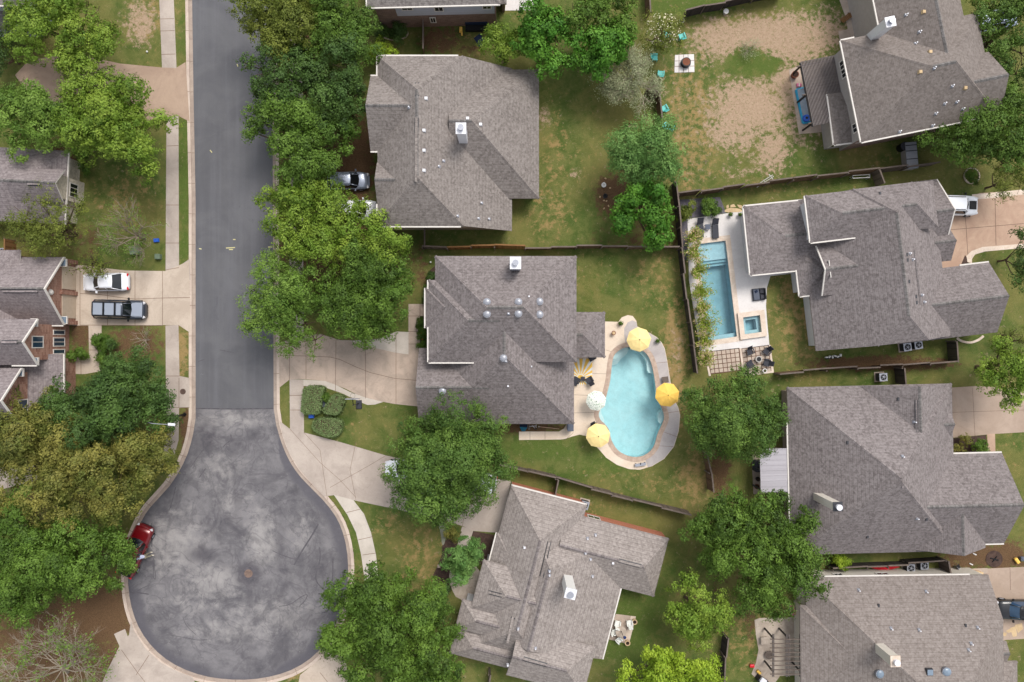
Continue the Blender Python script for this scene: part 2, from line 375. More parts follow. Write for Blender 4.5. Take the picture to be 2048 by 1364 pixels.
plain('bark',col('5c4a3c'),.95,.2); plain('bark_grey',col('8d8070'),.95,.15); plain('bark_pale',col('bcae9a'),.95,.15); plain('twig_grey',col('9a8f80'),.9,.15)
boards('fence_grey','5d524b','75685e',.14); boards('fence_black','35302f','48413e',.14,'181413'); boards('fence_orange','7a5636','94704a',.14,'3a2616'); boards('fence_brown','5e4a3a','78604c',.14,'241a12')
boards('slats','6c6462','8a8280',.14,'3a3534'); boards('seam_metal','aeaab0','b6b2b8',.45,'a09ca2',1,.4); boards('garage_door','c6b5a2','cdbdab',.5,'9a8a7a',1); boards('siding_lap','bdbfcd','c4c6d4',.2,'9da0ae',1)
leafmat('leaf_mid','344c17','729238','547428'); leafmat('leaf_dark','2c421c','5e7c38','486630'); leafmat('leaf_bright','4e6c1b','96ae42','729431'); leafmat('leaf_lime','6e901c','b0c840','8eaa2c')
leafmat('leaf_olive','505e22','868f3c','6c782e'); leafmat('leaf_gold','525a26','9c964a','687430'); leafmat('leaf_soft','487232','86aa5c','648e46'); leafmat('leaf_maple','325e18','6c9e36','487f22')
leafmat('leaf_feather','486822','86a448','66882f'); leafmat('leaf_pale','8a9070','b8c094','9ea27c'); leafmat('leaf_hedge','5a7040','94a870','788e5a'); leafmat('leaf_bamboo','62861e','acb246','8aa032')
leafmat('leaf_plume','ba9e72','d6be92'); leafmat('leaf_oak','385420','74923f','547430'); leafmat('leaf_dull','5c6430','88904a','6c7238')
plain('flower_white',col('efe6c8'),.8,.05); plain('flower_orange',col('d8642a'),.8,.1)
watermat('water_aqua','e9fbff'); watermat('water_blue','dff4fb')
def glass(name,c): 
    t=NT(name,.08,.7); t.b.inputs['Base Color'].default_value=col(c); return t.m
glass('glass_dark','1c2226'); glass('glass_blue','2c4254'); glass('glass_green','24402c'); glass('car_glass','101519')
def paint(name,c,metal=.0,rough=.3):
    t=NT(name,rough,.5,metal); t.b.inputs['Base Color'].default_value=col(c); t.b.inputs['Coat Weight'].default_value=.6; t.b.inputs['Coat Roughness'].default_value=.06; return t.m
paint('paint_white','f2f4fa'); paint('paint_silver','8f98aa',.4); paint('paint_red','720812',.2); paint('paint_grey','9ca4b2',.15); paint('paint_black','16181c'); paint('paint_dusk','3c424e',.3); paint('paint_lavender','b0bcd6',.3); paint('glass_blue_sheen','47698e',.5)
# ---------------------------------------------------------------- ground, street, paving
rng=random.Random(7)
CUL=[(391,817),(391,835),(385,875),(372,917),(345,965),(318,995),(295,1020),(278,1050),(264,1085),(257,1120),(255,1160),(260,1205),(272,1245),(292,1280),(322,1312),(360,1336),(405,1352),(450,1359),(500,1360),(550,1352),(592,1337),(630,1311),(660,1275),(683,1225),(696,1170),(697,1120),(690,1075),(676,1038),(652,1005),(622,975),(596,948),(577,918),(563,885),(553,850),(548,817)]
cul=smoothpoly(CUL[1:-1],1,False); CULP=smoothpoly([CUL[0]]+cul+[CUL[-1]],1,False)+[(520,817),(490,817),(460,817),(430,817),(405,817)]
STREET=[(383,-60),(384,0),(387,200),(391,400),(391,817),(548,817),(547,600),(546,300),(544,0),(543,-60)]
LEFT=[(383,-60),(384,0),(387,200),(391,400),(391,817)]; RIGHT=[(548,817),(547,600),(546,300),(544,0),(543,-60)]
road=WL(LEFT+cul+RIGHT,0.)
kerb_out=offset(road,.62)
P1c=[(540,300),(490,305),(440,330),(400,370),(385,430),(378,500),(368,590),(350,660),(335,720),(305,790),(280,830),(272,870),(290,915),(330,945),(365,1000),(372,1060),(400,1120),(440,1170),(500,1205),(570,1222),(640,1215),(700,1180),(740,1130),(755,1080),(770,1020),(800,960),(825,900),(820,850),(800,800),(765,740),(757,680),(750,600),(738,530),(725,460),(700,390),(665,345),(620,320),(580,303)]
z1=lambda x,y:(1130+x/4.132,620+y/4.132)
POOL1=smoothpoly(WL([z1(*p) for p in P1c]),1)
POOL2=WL([(1394,487),(1452,480),(1475,674),(1414,683)])
SPA=WL([(1483,634),(1519,629),(1523,665),(1487,670)])
# --- ground sheet with attributes for bare soil, dry grass, lush grass and mulch
def ground():
    st=.25; xs=np.arange(-60,60.01,st); ys=np.arange(-42,42.01,st); X,Y=np.meshgrid(xs,ys)
    kr=offset(road,.45); ins=inpoly(X,Y,kr); Z=np.where(ins,-.12,.12)
    PXs=1024+X*K/(1-.12/H); PYs=682-Y*K/(1-.12/H)
    A={}
    def blobs(L):
        r=np.zeros(X.shape)
        for (px,py,rx,ry,a) in L:
            d=np.sqrt(((PXs-px)/rx)**2+((PYs-py)/ry)**2); r=np.maximum(r,a*np.clip((1.75-d)/1.25,0,1)) if a>0 else r+a*np.clip(1.5-d,0,1)
        return np.clip(r,0,1.2)
    A['soil']=blobs([(1545,72,120,36,1),(1450,80,60,40,.9),(1640,70,60,45,.8),(1590,40,60,20,.6),(1500,215,75,50,1),(1470,260,60,40,.8),(1575,170,30,60,.9),(1590,240,40,50,.6),(1545,300,30,40,.85),(1510,330,20,20,.5),(1620,280,60,30,.35),(280,45,28,38,.75),(1600,90,90,50,.8),(1355,160,45,110,.2),(1375,300,40,90,.2),(1700,120,20,30,.3),(1470,345,30,20,.4),(1525,130,40,14,-.9),(1490,120,35,25,-.8),(1700,190,60,90,-.6),(1300,690,10,20,.3),(1355,700,14,40,.35),(1090,235,10,22,.55),(1150,350,10,10,.5)])
    A['dry']=blobs([(1420,420,120,60,.35),(1380,250,60,160,.7),(1100,420,50,60,.6),(1110,320,30,100,.55),(1180,330,60,60,.3),(1350,720,26,130,.95),(1310,560,50,60,.55),(1200,540,60,40,.25),(1385,960,40,60,.75),(1300,965,60,30,.4),(1200,950,60,20,.35),(840,1120,50,70,.65),(780,1050,50,30,.5),(1240,1100,30,20,.5),(1180,1000,80,30,.4),(1480,1260,60,90,.55),(1590,620,45,110,.75),(1520,1300,50,40,.5),(300,160,90,40,.3),(250,390,60,60,.6),(300,30,50,60,.6),(1600,380,160,25,.3),(720,860,40,40,.25),(360,700,18,50,1),(1640,755,60,12,.4),(1750,400,100,30,.2),(1330,860,20,60,.5),(1740,310,60,30,.4),(1960,560,60,40,.3),(2020,900,60,60,.3),(1560,370,60,20,.5),(930,90,50,30,.5),(375,1350,20,12,.9),(590,1350,18,12,.9),(770,840,60,20,.2)])
    A['lush']=blobs([(1640,60,30,40,.9),(1625,160,40,50,.9),(1600,230,40,60,.7),(1520,125,60,28,.9),(1490,110,40,40,.7),(1190,560,40,40,.4),(1080,900,80,24,.8),(1200,940,80,20,.6),(1260,1260,60,90,.9),(1300,1200,40,60,.8),(1230,1170,30,30,.8),(870,1080,40,60,.2),(370,330,12,120,.9),(365,60,14,60,.5),(370,500,12,40,1),(1150,200,60,60,.35),(1110,170,40,50,.4),(1120,380,30,40,.3),(1590,1120,200,14,.3),(1500,290,60,30,.3),(1550,350,120,20,.5),(1450,380,60,20,.4),(690,1040,14,30,.5),(710,1090,14,50,.7),(1400,1300,50,60,.5),(1000,60,50,40,.7),(1380,10,90,20,1),(1130,500,30,60,.3),(1240,740,40,40,.2),(1720,390,160,20,.3),(1950,560,40,60,.2),(800,930,40,20,.3),(1500,1300,20,60,.4)])
    A['mulch']=blobs([(680,330,44,70,1),(640,540,60,50,1),(590,430,30,60,.9),(840,540,26,50,.5),(880,80,44,30,.75),(950,100,50,16,.5),(270,690,60,40,.75),(190,1230,100,70,1),(90,1300,110,90,1),(230,1330,50,60,.9),(720,330,26,90,1),(1760,727,130,14,1),(1940,1115,60,22,.9),(2010,1110,50,30,.9),(1920,1130,30,14,.6),(1225,390,32,40,1),(1260,470,80,40,.4),(120,320,40,40,.7),(165,480,60,40,.5),(110,410,50,60,.5),(900,1060,20,20,.5),(1440,930,22,90,.8),(1440,1100,40,120,.45),(1395,1180,60,40,.3),(565,500,10,60,.7),(600,200,60,200,.8),(710,420,40,60,.9),(60,1000,60,80,.6),(160,660,22,50,.8),(110,100,60,40,.4),(375,860,14,40,1),(1300,480,60,16,.6),(1240,480,80,12,.4),(1530,960,10,60,.5),(1720,340,60,8,.4),(1650,700,40,10,.3),(1040,855,80,12,.9),(570,400,8,60,.6),(1500,1250,14,30,.6),(900,1320,80,50,.3),(1385,1130,40,60,.25)])
    V=np.stack([X.ravel(),Y.ravel(),Z.ravel()],1); ny,nx=X.shape
    i=np.arange(nx*ny).reshape(ny,nx); F=np.stack([i[:-1,:-1],i[:-1,1:],i[1:,1:],i[1:,:-1]],-1).reshape(-1,4)
    cx=(X[:-1,:-1]+st/2).ravel(); cy=(Y[:-1,:-1]+st/2).ravel()
    keep=~(inpoly(cx,cy,offset(POOL1,.2))|inpoly(cx,cy,offset(POOL2,.2))|inpoly(cx,cy,offset(SPA,.2)))
    F=F[keep]; nv=len(V); B=3500
    o=[(-B,-B),(B,-B),(B,B),(-B,B)]; c=[i[0,0],i[0,-1],i[-1,-1],i[-1,0]]
    V=np.vstack([V,np.array([(a,b,.12) for a,b in o])])
    ex=[(nv+k,nv+(k+1)%4,c[(k+1)%4],c[k]) for k in range(4)]
    F=np.vstack([F,np.array(ex)])
    me=bpy.data.meshes.new('ground'); me.from_pydata(V.tolist(),[],F.tolist()); me.materials.append(M['ground'])
    for k,a in A.items():
        at=me.attributes.new(k,'FLOAT','POINT'); at.data.foreach_set('value',np.concatenate([a.ravel(),np.zeros(4)]).astype(np.float32))
    o=bpy.data.objects.new('ground',me); S.collection.objects.link(o); o['kind']='structure'
ground()
m=MB(); m.prism(WL(STREET[:5]+STREET[5:],0.004),0,.004); struct('street',m,['asphalt_new'])
# cul-de-sac with a sealed darker rim (attribute = nearness to the edge)
def culdesac():
    P=WL(CULP,0); n=len(P); c=(-27.3,-23.0); vs=[]; A={'rim':[],'stain':[],'light':[]}
    D=[0,.02,.05,.08,.11,.14,.17,.2,.24,.28,.33,.38,.44,.5,.56,.62,.68,.74,.8,.86,.92,.97,1]
    dark=[(497,1147,28,24,1.0),(405,1108,34,16,.9),(560,1080,12,60,.6),(566,1150,12,60,.6),(476,985,9,60,.9),(430,1042,50,7,.8),(520,1035,30,7,.6),(632,1130,26,60,.55),(418,868,22,24,.8),(475,890,16,20,.8),(500,1190,8,50,.6),(350,1250,50,12,.4),(620,1230,30,20,.5),(520,860,20,20,.5),(455,1130,20,10,.6),(300,1120,14,50,.3)]
    lite=[(525,1080,26,50,.9),(430,1160,46,30,.9),(560,1230,80,30,.7),(350,1090,60,50,.8),(470,1010,36,30,.6),(440,940,40,26,.6),(460,1260,90,24,.6),(600,1070,24,40,.5),(470,840,60,14,.8),(380,1200,50,30,.5)]
    for d in D:
        for p in P:
            x,y=p[0]+(c[0]-p[0])*d,p[1]+(c[1]-p[1])*d; vs.append((x,y,0.)); px,py=PX(x,y,0)
            e=math.hypot(x-p[0],y-p[1]); bm=1.0 if (px<420 and py>1180) or px>560 else .62
            A['rim'].append(max(0,1.05-e/1.9)*bm if p[1]<-9 else 0)
            for k,L in (('stain',dark),('light',lite)): A[k].append(max(a*max(0,min(1,(1.9-math.hypot((px-u)/rx,(py-v)/ry))/1.5)) for u,v,rx,ry,a in L))
    F=[(k*n+i,k*n+(i+1)%n,(k+1)*n+(i+1)%n,(k+1)*n+i) for k in range(len(D)-1) for i in range(n)]
    me=bpy.data.meshes.new('cul_de_sac'); me.from_pydata(vs,[],F); me.materials.append(M['asphalt_old'])
    for k,v in A.items(): at=me.attributes.new(k,'FLOAT','POINT'); at.data.foreach_set('value',v)
    o=bpy.data.objects.new('cul_de_sac',me); S.collection.objects.link(o); o['kind']='structure'
culdesac()
m=MB(); kin=offset(road,.32); m.prism(kerb_out,-.12,.135,0,holes=[kin]); m.prism(kin,-.12,.03,1,holes=[offset(road,-.02)])
kj=0.
for i in range(0,len(road)-1):
    p_,q_,u_,v_=road[i],road[i+1],kerb_out[i],kerb_out[i+1]; L_=math.hypot(q_[0]-p_[0],q_[1]-p_[1]); n_=0
    while kj<L_:
        t_=kj/L_; A_=(p_[0]+(q_[0]-p_[0])*t_,p_[1]+(q_[1]-p_[1])*t_); B__=(u_[0]+(v_[0]-u_[0])*t_,u_[1]+(v_[1]-u_[1])*t_); m.strip([A_,((A_[0]+B__[0])/2,(A_[1]+B__[1])/2)],.04,.034,2); m.strip([((A_[0]+B__[0])/2,(A_[1]+B__[1])/2),B__],.04,.139,2); kj+=3.05
    kj-=L_
struct('kerb',m,['kerb_stone','gutter','joint'])
m=MB()
for q_ in ([(452,496),(470,495)],[(466,479),(471,479)],[(458,499),(466,499)],[(536,494),(544,494)],[(398,497),(403,498)],[(474,128),(476,133)],[(420,300),(424,305)]): m.strip(WL(q_,.006),.10,.006)
struct('utility_paint_marks',m,['utility_paint'])
# sealed cracks
def crack(pts,wd=.10): 
    q=smoothpoly([(x+rng.uniform(-2,2),y+rng.uniform(-2,2)) for x,y in pts],2,False); return WL(q,.008),wd
m=MB()
for k,(pts,wd) in enumerate([([(637,1050),(622,1075),(605,1100),(590,1130)],.22),([(641,1095),(643,1120),(632,1145),(633,1165),(650,1180),(662,1190)],.16),([(664,1120),(664,1160),(662,1200),(658,1222),(645,1225)],.16),([(636,1188),(668,1190)],.2),([(560,1214),(580,1210),(600,1195),(617,1187),(610,1200),(600,1212)],.1),([(545,1100),(565,1112),(588,1120)],.1),([(462,868),(464,880),(450,890),(446,894)],.13),([(380,935),(400,905),(425,880)],.08),([(410,935),(398,955)],.09),([(340,1020),(344,1000),(350,975)],.1),([(330,930),(350,905)],.0),([(304,1045),(306,1070),(305,1095)],.13),([(307,1120),(313,1150),(311,1160),(307,1150),(309,1120),(303,1112)],.08),([(262,1185),(280,1184),(296,1190)],.13),([(265,1190),(285,1176),(300,1170)],.07),([(340,1270),(370,1275),(395,1280),(415,1278)],.07),([(365,1235),(370,1250),(390,1268)],.07),([(470,960),(480,1000),(478,1040),(500,1060)],.0),([(395,1040),(430,1045),(470,1040),(520,1035)],.0),([(440,700),(470,705)],.08),([(398,725),(410,720)],.08)]):
    if wd>0:
        q,wd=crack(pts,wd); m.strip(q,wd*.7,.006+.0004*k)
m.strip(WL([(391,817),(470,818),(548,817)],.007),.12,.007)
struct('road_crack_seals',m,['crack'])
# --- paving slabs. each: name, polygon (photo px), material, top height
def joints(mb,lines,z=.152,wd=.045,mi=1):
    for k,l in enumerate(lines): mb.strip(WL(l,z),wd,z+.0006*k,mi)
def slab(name,poly,mat,z=.145,jl=(),sm=0,wd=.05,holes=None):
    mb=MB(); P=poly if not sm else smoothpoly(poly,sm)
    mb.prism(WL(P,z),.0,z,0,holes=[WL(h,z) for h in holes] if holes else None); joints(mb,jl,z+.004,wd); return struct(name,mb,[mat,'joint'])
slab('sidewalk',[(317,-40),(346,-40),(353,136),(324,135)],'concrete_walk',.143,[[(319,38),(348,37)],[(320,62),(349,61)],[(322,109),(351,108)]])
slab('driveway',[(30,150),(58,120),(110,112),(170,112),(240,127),(324,135),(352,136),(371,124),(379,243),(357,232),(330,233),(300,243),(240,260),(150,225),(60,196)],'aggregate',.147,[[(190,120),(185,225)]],0)
slab('sidewalk',[(333,233),(357,232),(358,532),(379,518),(381,560),(331,560)],'concrete_walk',.143,[[(333,292),(357,291)],[(330,486),(358,486)],[(330,410),(358,410)],[(331,540),(358,535)]])
slab('driveway',[(126,536),(160,530),(250,541),(331,542),(378,522),(381,666),(357,650),(204,651),(150,651),(126,650)],'concrete_drive',.147,[[(160,530),(160,650)],[(215,542),(215,650)],[(270,541),(270,650)],[(325,542),(325,650)],[(160,587),(200,589),(240,595),(270,598),(325,596),(380,595)],[(160,650),(325,651)]])
slab('path',[(177,651),(203,651),(203,700),(203,742),(170,748),(128,748),(128,712),(178,712)],'concrete_drive',.150,[[(177,700),(203,700)],[(162,712),(162,748)]])
slab('sidewalk',[(331,651),(357,650),(359,752),(379,756),(379,815),(358,816),(357,880),(343,930),(318,930),(335,870),(332,815)],'concrete_walk',.143,[[(332,752),(359,752)],[(358,756),(358,815)],[(335,815),(379,815)]])
slab('path',[(-40,940),(70,928),(75,960),(-40,990)],'concrete_walk',.143,[[(14,932),(16,985)]])
slab('driveway',[(262,1240),(268,1262),(290,1296),(322,1326),(358,1344),(385,1354),(398,1385),(190,1400),(215,1340),(240,1290),(258,1270)],'concrete_walk',.145,[[(243,1300),(275,1345),(290,1364)],[(298,1310),(272,1350)]])
slab('path',[(228,1268),(250,1258),(256,1275),(241,1297)],'concrete_walk',.15)
slab('driveway',[(600,1350),(640,1318),(668,1290),(690,1300),(700,1400),(590,1400)],'concrete_drive',.145,[[(640,1345),(655,1364)]])
slab('sidewalk',[(578,-40),(606,-40),(606,340),(607,690),(579,690),(579,400)],'concrete_walk',.143,[[(579,y),(607,y)] for y in range(20,690,45)])
slab('driveway',[(558,686),(600,672),(640,668),(680,680),(716,681),(755,697),(837,711),(838,813),(790,808),(730,797),(690,777),(650,762),(607,758),(579,759),(559,775)],'concrete_pink',.145,
  [[(559,711),(612,712),(660,714),(680,719),(710,733),(740,745),(790,757),(837,761)],[(612,672),(612,758)],[(672,680),(671,769)],[(731,688),(731,797)],[(792,703),(792,808)],[(579,759),(579,690)]])
slab('path',[(607,759),(650,762),(672,770),(700,784),(731,795),(766,804),(750,809),(735,810),(718,803),(700,794),(680,785),(650,775),(607,772)],'concrete_fresh',.150,[[(671,769),(671,783)]])
slab('path',[(700,682),(755,678),(793,663),(818,664),(818,709),(790,705),(755,697),(725,688)],'concrete_fresh',.150,[[(792,664),(792,704)]])
slab('path',[(817,608),(850,608),(850,632),(840,632),(840,711),(817,709)],'concrete_pink',.153,[[(817,632),(840,632)],[(817,663),(840,663)],[(817,688),(840,688)],[(840,608),(840,632)]])
slab('sidewalk',[(579,759),(607,759),(608,867),(580,858)],'concrete_walk',.149,[[(579,791),(607,791)],[(580,820),(608,820)]])
slab('driveway',[(559,842),(580,858),(608,865),(680,884),(772,911),(840,925),(920,945),(1022,962),(1002,1066),(948,1062),(925,1052),(885,1040),(800,1020),(710,1001),(670,990),(648,993),(622,965),(598,938),(578,905),(565,870)],'concrete_walk',.145,
  [[(580,858),(640,925),(680,960),(712,995)],[(712,884),(700,940),(712,1000)],[(608,865),(640,900),(655,1000)],[(772,911),(740,930),(660,975)],[(800,1020),(830,920)],[(925,1052),(940,950)]],wd=.035)
slab('sidewalk',[(668,990),(705,998),(728,1028),(742,1065),(752,1110),(757,1160),(760,1250),(733,1250),(728,1150),(722,1108),(712,1065),(695,1030)],'concrete_fresh',.143,[[(693,1025),(722,1018)],[(716,1080),(746,1073)],[(725,1110),(752,1106)]],0)
slab('path',[(924,1053),(947,1060),(940,1082),(932,1100),(914,1095)],'concrete_walk',.150)
slab('path',[(898,1145),(905,1135),(925,1120),(950,1130),(965,1150),(950,1200),(915,1200),(900,1172)],'stamped',.145,sm=1)
slab('path',[(875,1040),(893,1045),(892,1075),(888,1090),(884,1090),(882,1070)],'gravel_green',.143,sm=1)
slab('mulch_bed',[(884,1088),(900,1072),(916,1085),(912,1110),(900,1130),(898,1150),(905,1175),(890,1200),(868,1180),(864,1155),(876,1130),(884,1110)],'mulch_dark',.140,sm=1)
slab('mulch_bed',[(945,1062),(990,1070),(985,1120),(960,1130),(940,1110)],'mulch_dark',.140)
slab('mulch_bed',[(848,632),(860,632),(860,710),(840,711),(840,632)],'mulch_dark',.141); slab('mulch_bed',[(860,540),(875,528),(880,620),(848,610),(850,575)],'mulch_dark',.141)
# right side
slab('driveway',[(1862,390),(1945,392),(1960,386),(2090,378),(2090,490),(2000,492),(1960,497),(1938,506),(1928,520),(1924,540),(1870,545)],'aggregate_tan',.145,[[(1925,385),(1932,450),(1936,515)],[(1860,463),(2048,447)],[(1990,392),(1992,490)]],wd=.06)
slab('path',[(1944,389),(1980,386),(2090,374),(2090,384),(1985,396),(1946,399)],'travertine',.152); slab('path',[(1933,512),(1943,502),(1965,494),(2090,484),(2090,492),(1970,503),(1950,509),(1944,518),(1944,527),(1935,524)],'travertine',.152)
slab('mulch_bed',[(1922,530),(1930,510),(1942,525)],'mulch_dark',.15)
slab('driveway',[(1890,776),(1955,772),(2090,780),(2090,862),(2020,866),(1985,868),(1890,877)],'aggregate_dull',.145,[[(1895,825),(2048,820)],[(1945,776),(1950,872)]],wd=.04)
slab('path',[(1974,868),(1990,867),(1991,905),(1976,906)],'aggregate_tan',.148)
slab('mulch_bed',[(1890,878),(1972,870),(1974,906),(1890,910)],'mulch_dark',.140)
slab('driveway',[(1955,1138),(2090,1132),(2090,1275),(2010,1280),(1990,1290),(1960,1250)],'aggregate_dull',.145,[[(2020,1136),(2021,1180)],[(1985,1220),(2048,1215)]],wd=.05)
slab('side_path',[(1650,1143),(1990,1137),(2000,1150),(2000,1170),(1650,1170)],'concrete',.142)
slab('side_path',[(1930,1138),(1975,1136),(1975,1146),(1935,1150)],'concrete_pink',.148)
for k,p in enumerate([[(2012,1262),(2026,1254),(2030,1262),(2016,1266)],[(2020,1256),(2032,1252),(2034,1272),(2026,1274)],[(2030,1250),(2044,1246),(2046,1258),(2036,1266)],[(2003,1264),(2014,1266),(2012,1272),(2002,1272)]]): slab('flagstone',p,'flagstone',.15+.002*k)
# rear patios
slab('patio',[(1375,438),(1451,427),(1492,421),(1500,415),(1560,470),(1600,545),(1560,550),(1541,552),(1534,575),(1532,612),(1535,650),(1539,691),(1480,697),(1412,704),(1400,700),(1378,560)],'deck_white',.145,holes=[[(1388,480),(1458,472),(1478,628),(1525,622),(1530,671),(1484,678),(1481,681),(1408,690)]])
def pavers(name,corner,ux,uy,nx,ny,keep=None):
    mb=MB(); a=corner
    P=lambda i,j:(a[0]+ux[0]*i+uy[0]*j,a[1]+ux[1]*i+uy[1]*j)
    mb.prism(WL([P(-.15,-.15),P(nx+.05,-.15),P(nx+.05,ny+.05),P(-.15,ny+.05)]),.0,.145,0)
    for i in range(nx):
        for j in range(ny):
            q=[P(i,j),P(i+.84,j),P(i+.84,j+.84),P(i,j+.84)]; mb.prism(WL(q,.16),.145,.16,1+rng.randrange(3))
    return struct(name,mb,['mulch','concrete_drive','concrete_pink','concrete'])
pavers('paver_patio',(1417,704),(8.75,-1.0),(1.0,8.8),7,5); pavers('paver_patio',(1484,698),(8.9,-1.15),(1.0,8.9),6,6)
slab('patio_border',[(1408,704),(1412,703),(1422,752),(1418,752)],'travertine',.165); slab('patio_border',[(1479,697),(1483,697),(1490,752),(1486,752)],'travertine',.165)
slab('patio_border',[(1538,691),(1541,690),(1548,745),(1490,753),(1490,749),(1543,742)],'travertine',.165)
slab('gravel_bed',[(1350,400),(1440,394),(1452,426),(1376,437),(1384,520),(1370,520)],'gravel_dark',.139)
slab('flagstone',[(1449,425),(1450,419),(1458,416),(1470,416),(1482,418),(1487,424)],'flagstone',.15,sm=1)
for p in [[(1453,411),(1457,409),(1458,415),(1453,417)],[(1461,410),(1468,408),(1472,414),(1461,415)],[(1474,409),(1484,411),(1485,418),(1478,415)]]: slab('flagstone',p,'flagstone',.15)
slab('patio',[(1578,140),(1600,130),(1690,112),(1710,250),(1670,262),(1598,268)],'concrete_pink',.145)
slab('step_pad',[(1677,62),(1698,58),(1704,76),(1680,80)],'concrete_pink',.2)
slab('patio',[(1668,-30),(1740,-40),(1745,80),(1700,78),(1690,30)],'concrete',.150)
slab('patio',[(1232,1228),(1272,1233),(1258,1288),(1205,1276)],'concrete_pink',.145); slab('patio_border',[(1262,1232),(1272,1233),(1258,1288),(1247,1286)],'travertine',.16)
slab('patio',[(1509,1240),(1520,1236),(1615,1234),(1625,1350),(1560,1352),(1540,1380),(1520,1364),(1503,1348),(1512,1325),(1517,1300),(1512,1270)],'stamped',.145,sm=0)
slab('patio',[(1503,900),(1530,895),(1600,895),(1600,988),(1507,988)],'concrete_pink',.142)
slab('paver_pad',[(1350,110),(1388,108),(1389,144),(1349,145)],'deck_white',.17,[[(1358,110),(1358,145)],[(1367,109),(1367,145)],[(1376,109),(1377,145)],[(1349,122),(1389,121)],[(1349,133),(1389,132)]])
slab('patio',[(1015,-40),(1074,-40),(1074,20),(1010,21)],'deck_white',.145)
# first pool deck
D1=[(330,95),(440,98),(470,60),(520,42),(560,50),(590,90),(597,135),(700,190),(760,225),(800,270),(825,320),(845,420),(870,580),(900,740),(935,800),(952,870),(940,1000),(900,1130),(820,1230),(720,1290),(620,1320),(530,1315),(430,1280),(340,1220),(280,1150),(170,1040),(120,1030),(60,1045),(0,1065)]
D1=[z1(*p) for p in D1]+[(1122,879),(1038,880),(1038,863),(1118,863),(1128,857),(1133,848),(1110,840),(1110,720),(1150,700),(1180,643)]
slab('pool_deck',D1,'deck_cream',.145,[[z1(70,700),z1(190,706)],[z1(75,850),z1(250,846)],[z1(220,525),z1(355,528)],[(1130,880),(1147,865)],[(1060,863),(1060,880)],[(1090,863),(1090,880)],[z1(340,330),z1(400,350)]],holes=[[PX(*p,.145) for p in offset(POOL1,.30)]],wd=.03)
g=[z1(x,y) for x,y in [(490,150),(520,100),(560,85),(590,100),(597,138),(700,193),(758,228),(797,273),(822,322),(842,422),(867,582),(898,742),(932,802),(948,872),(936,1000),(896,1128),(816,1228),(718,1287),(685,1300),(665,1240),(700,1215)]]
inner=[z1(x,y) for x,y in [(760,1140),(785,1080),(800,1030),(835,965),(860,905),(852,840),(830,785),(795,730),(785,670),(780,590),(765,520),(750,445),(725,370),(690,320),(640,290),(600,280),(560,270),(500,275),(490,220)]]
slab('pool_deck',g+inner,'deck_grey',.149,[[z1(740,440),z1(845,430)],[z1(850,850),z1(945,835)],[z1(820,1010),z1(935,1050)],[z1(750,1120),z1(900,1130)]],wd=.03)
# ---- pools
def pool(name,out,depth,matf,label,cat,zc,cw,copmat,wz,wmat,extras=(),z0=0.0):
    r=empty(name,(sum(p[0] for p in out)/len(out),sum(p[1] for p in out)/len(out),0),0,label,cat)
    mb=MB(); mb.prism(out,-depth,-depth,0)
    n=len(out); oo=out
    A=sum(out[i][0]*out[(i+1)%n][1]-out[(i+1)%n][0]*out[i][1] for i in range(n)); oo=out if A>0 else out[::-1]
    for i in range(n):
        a,b=oo[i],oo[(i+1)%n]; mb.add([(a[0],a[1],-depth),(b[0],b[1],-depth),(b[0],b[1],zc-.02),(a[0],a[1],zc-.02)],[(3,2,1,0)],0)
    mb.build('basin',[matf],r)
    mb=MB(); mb.prism(offset(oo,cw),0.,zc,0,holes=[offset(oo,-.06)]); mb.build('coping',[copmat],r)
    mb=MB(); mb.prism(offset(oo,-.004),wz,wz,0); mb.build('water',[wmat],r,smooth=True)
    for nm,poly,z,mt in extras:
        mb=MB(); mb.prism(poly,-depth,z,0); mb.build(nm,[mt],r)
    return r
zz=lambda L:[W(*z1(x,y),.0) for x,y in L]
pool('swimming_pool',POOL1,1.25,'plaster_aqua','large freeform swimming pool with light turquoise water and tan coping between the yellow parasols','swimming pool',.165,.42,'coping_tan',-.02,'water_aqua',[
 ('step',zz([(500,305),(520,310),(505,345),(480,372),(450,395),(420,405),(388,408),(400,370),(440,330)]),-.22,'plaster_white'),
 ('step',zz([(520,305),(535,320),(518,358),(490,388),(455,412),(425,422),(385,426),(388,408),(420,400),(480,368)]),-.45,'plaster_white'),
 ('step',zz([(470,398),(458,425),(430,436),(384,444),(385,424),(420,418)]),-.68,'plaster_white'),
 ('step',zz([(455,425),(445,445),(420,455),(383,460),(384,442),(420,436)]),-.88,'plaster_white'),
 ('bench',zz([(575,302),(620,320),(665,345),(700,390),(725,460),(736,530),(700,522),(686,500),(680,430),(660,390),(630,355),(590,340),(545,330),(540,300)]),-.42,'plaster_white'),
 ('bench',zz([(812,820),(825,860),(825,900),(797,950),(780,925),(775,890),(780,855),(795,835)]),-.42,'plaster_white'),
 ('bench',zz([(300,800),(275,835),(271,870),(290,915),(328,944),(328,905),(305,860)]),-.42,'plaster_white')])
def q2(t0,t1):
    a,b,c,d=POOL2; L=lambda p,q,t:(p[0]+(q[0]-p[0])*t,p[1]+(q[1]-p[1])*t)
    return [L(a,d,t0),L(b,c,t0),L(b,c,t1),L(a,d,t1)]
pool('rectangular_pool',POOL2,1.5,'plaster_blue','long rectangular swimming pool with deeper blue water beside the white concrete deck','swimming pool',.165,.45,'travertine',-.03,'water_blue',[
 ('sun_shelf',q2(0,.185),-.22,'plaster_grey'),('step',q2(.185,.215),-.45,'plaster_blue'),('step',q2(.215,.245),-.7,'plaster_blue'),('bench',q2(.955,1),-.3,'plaster_grey')])
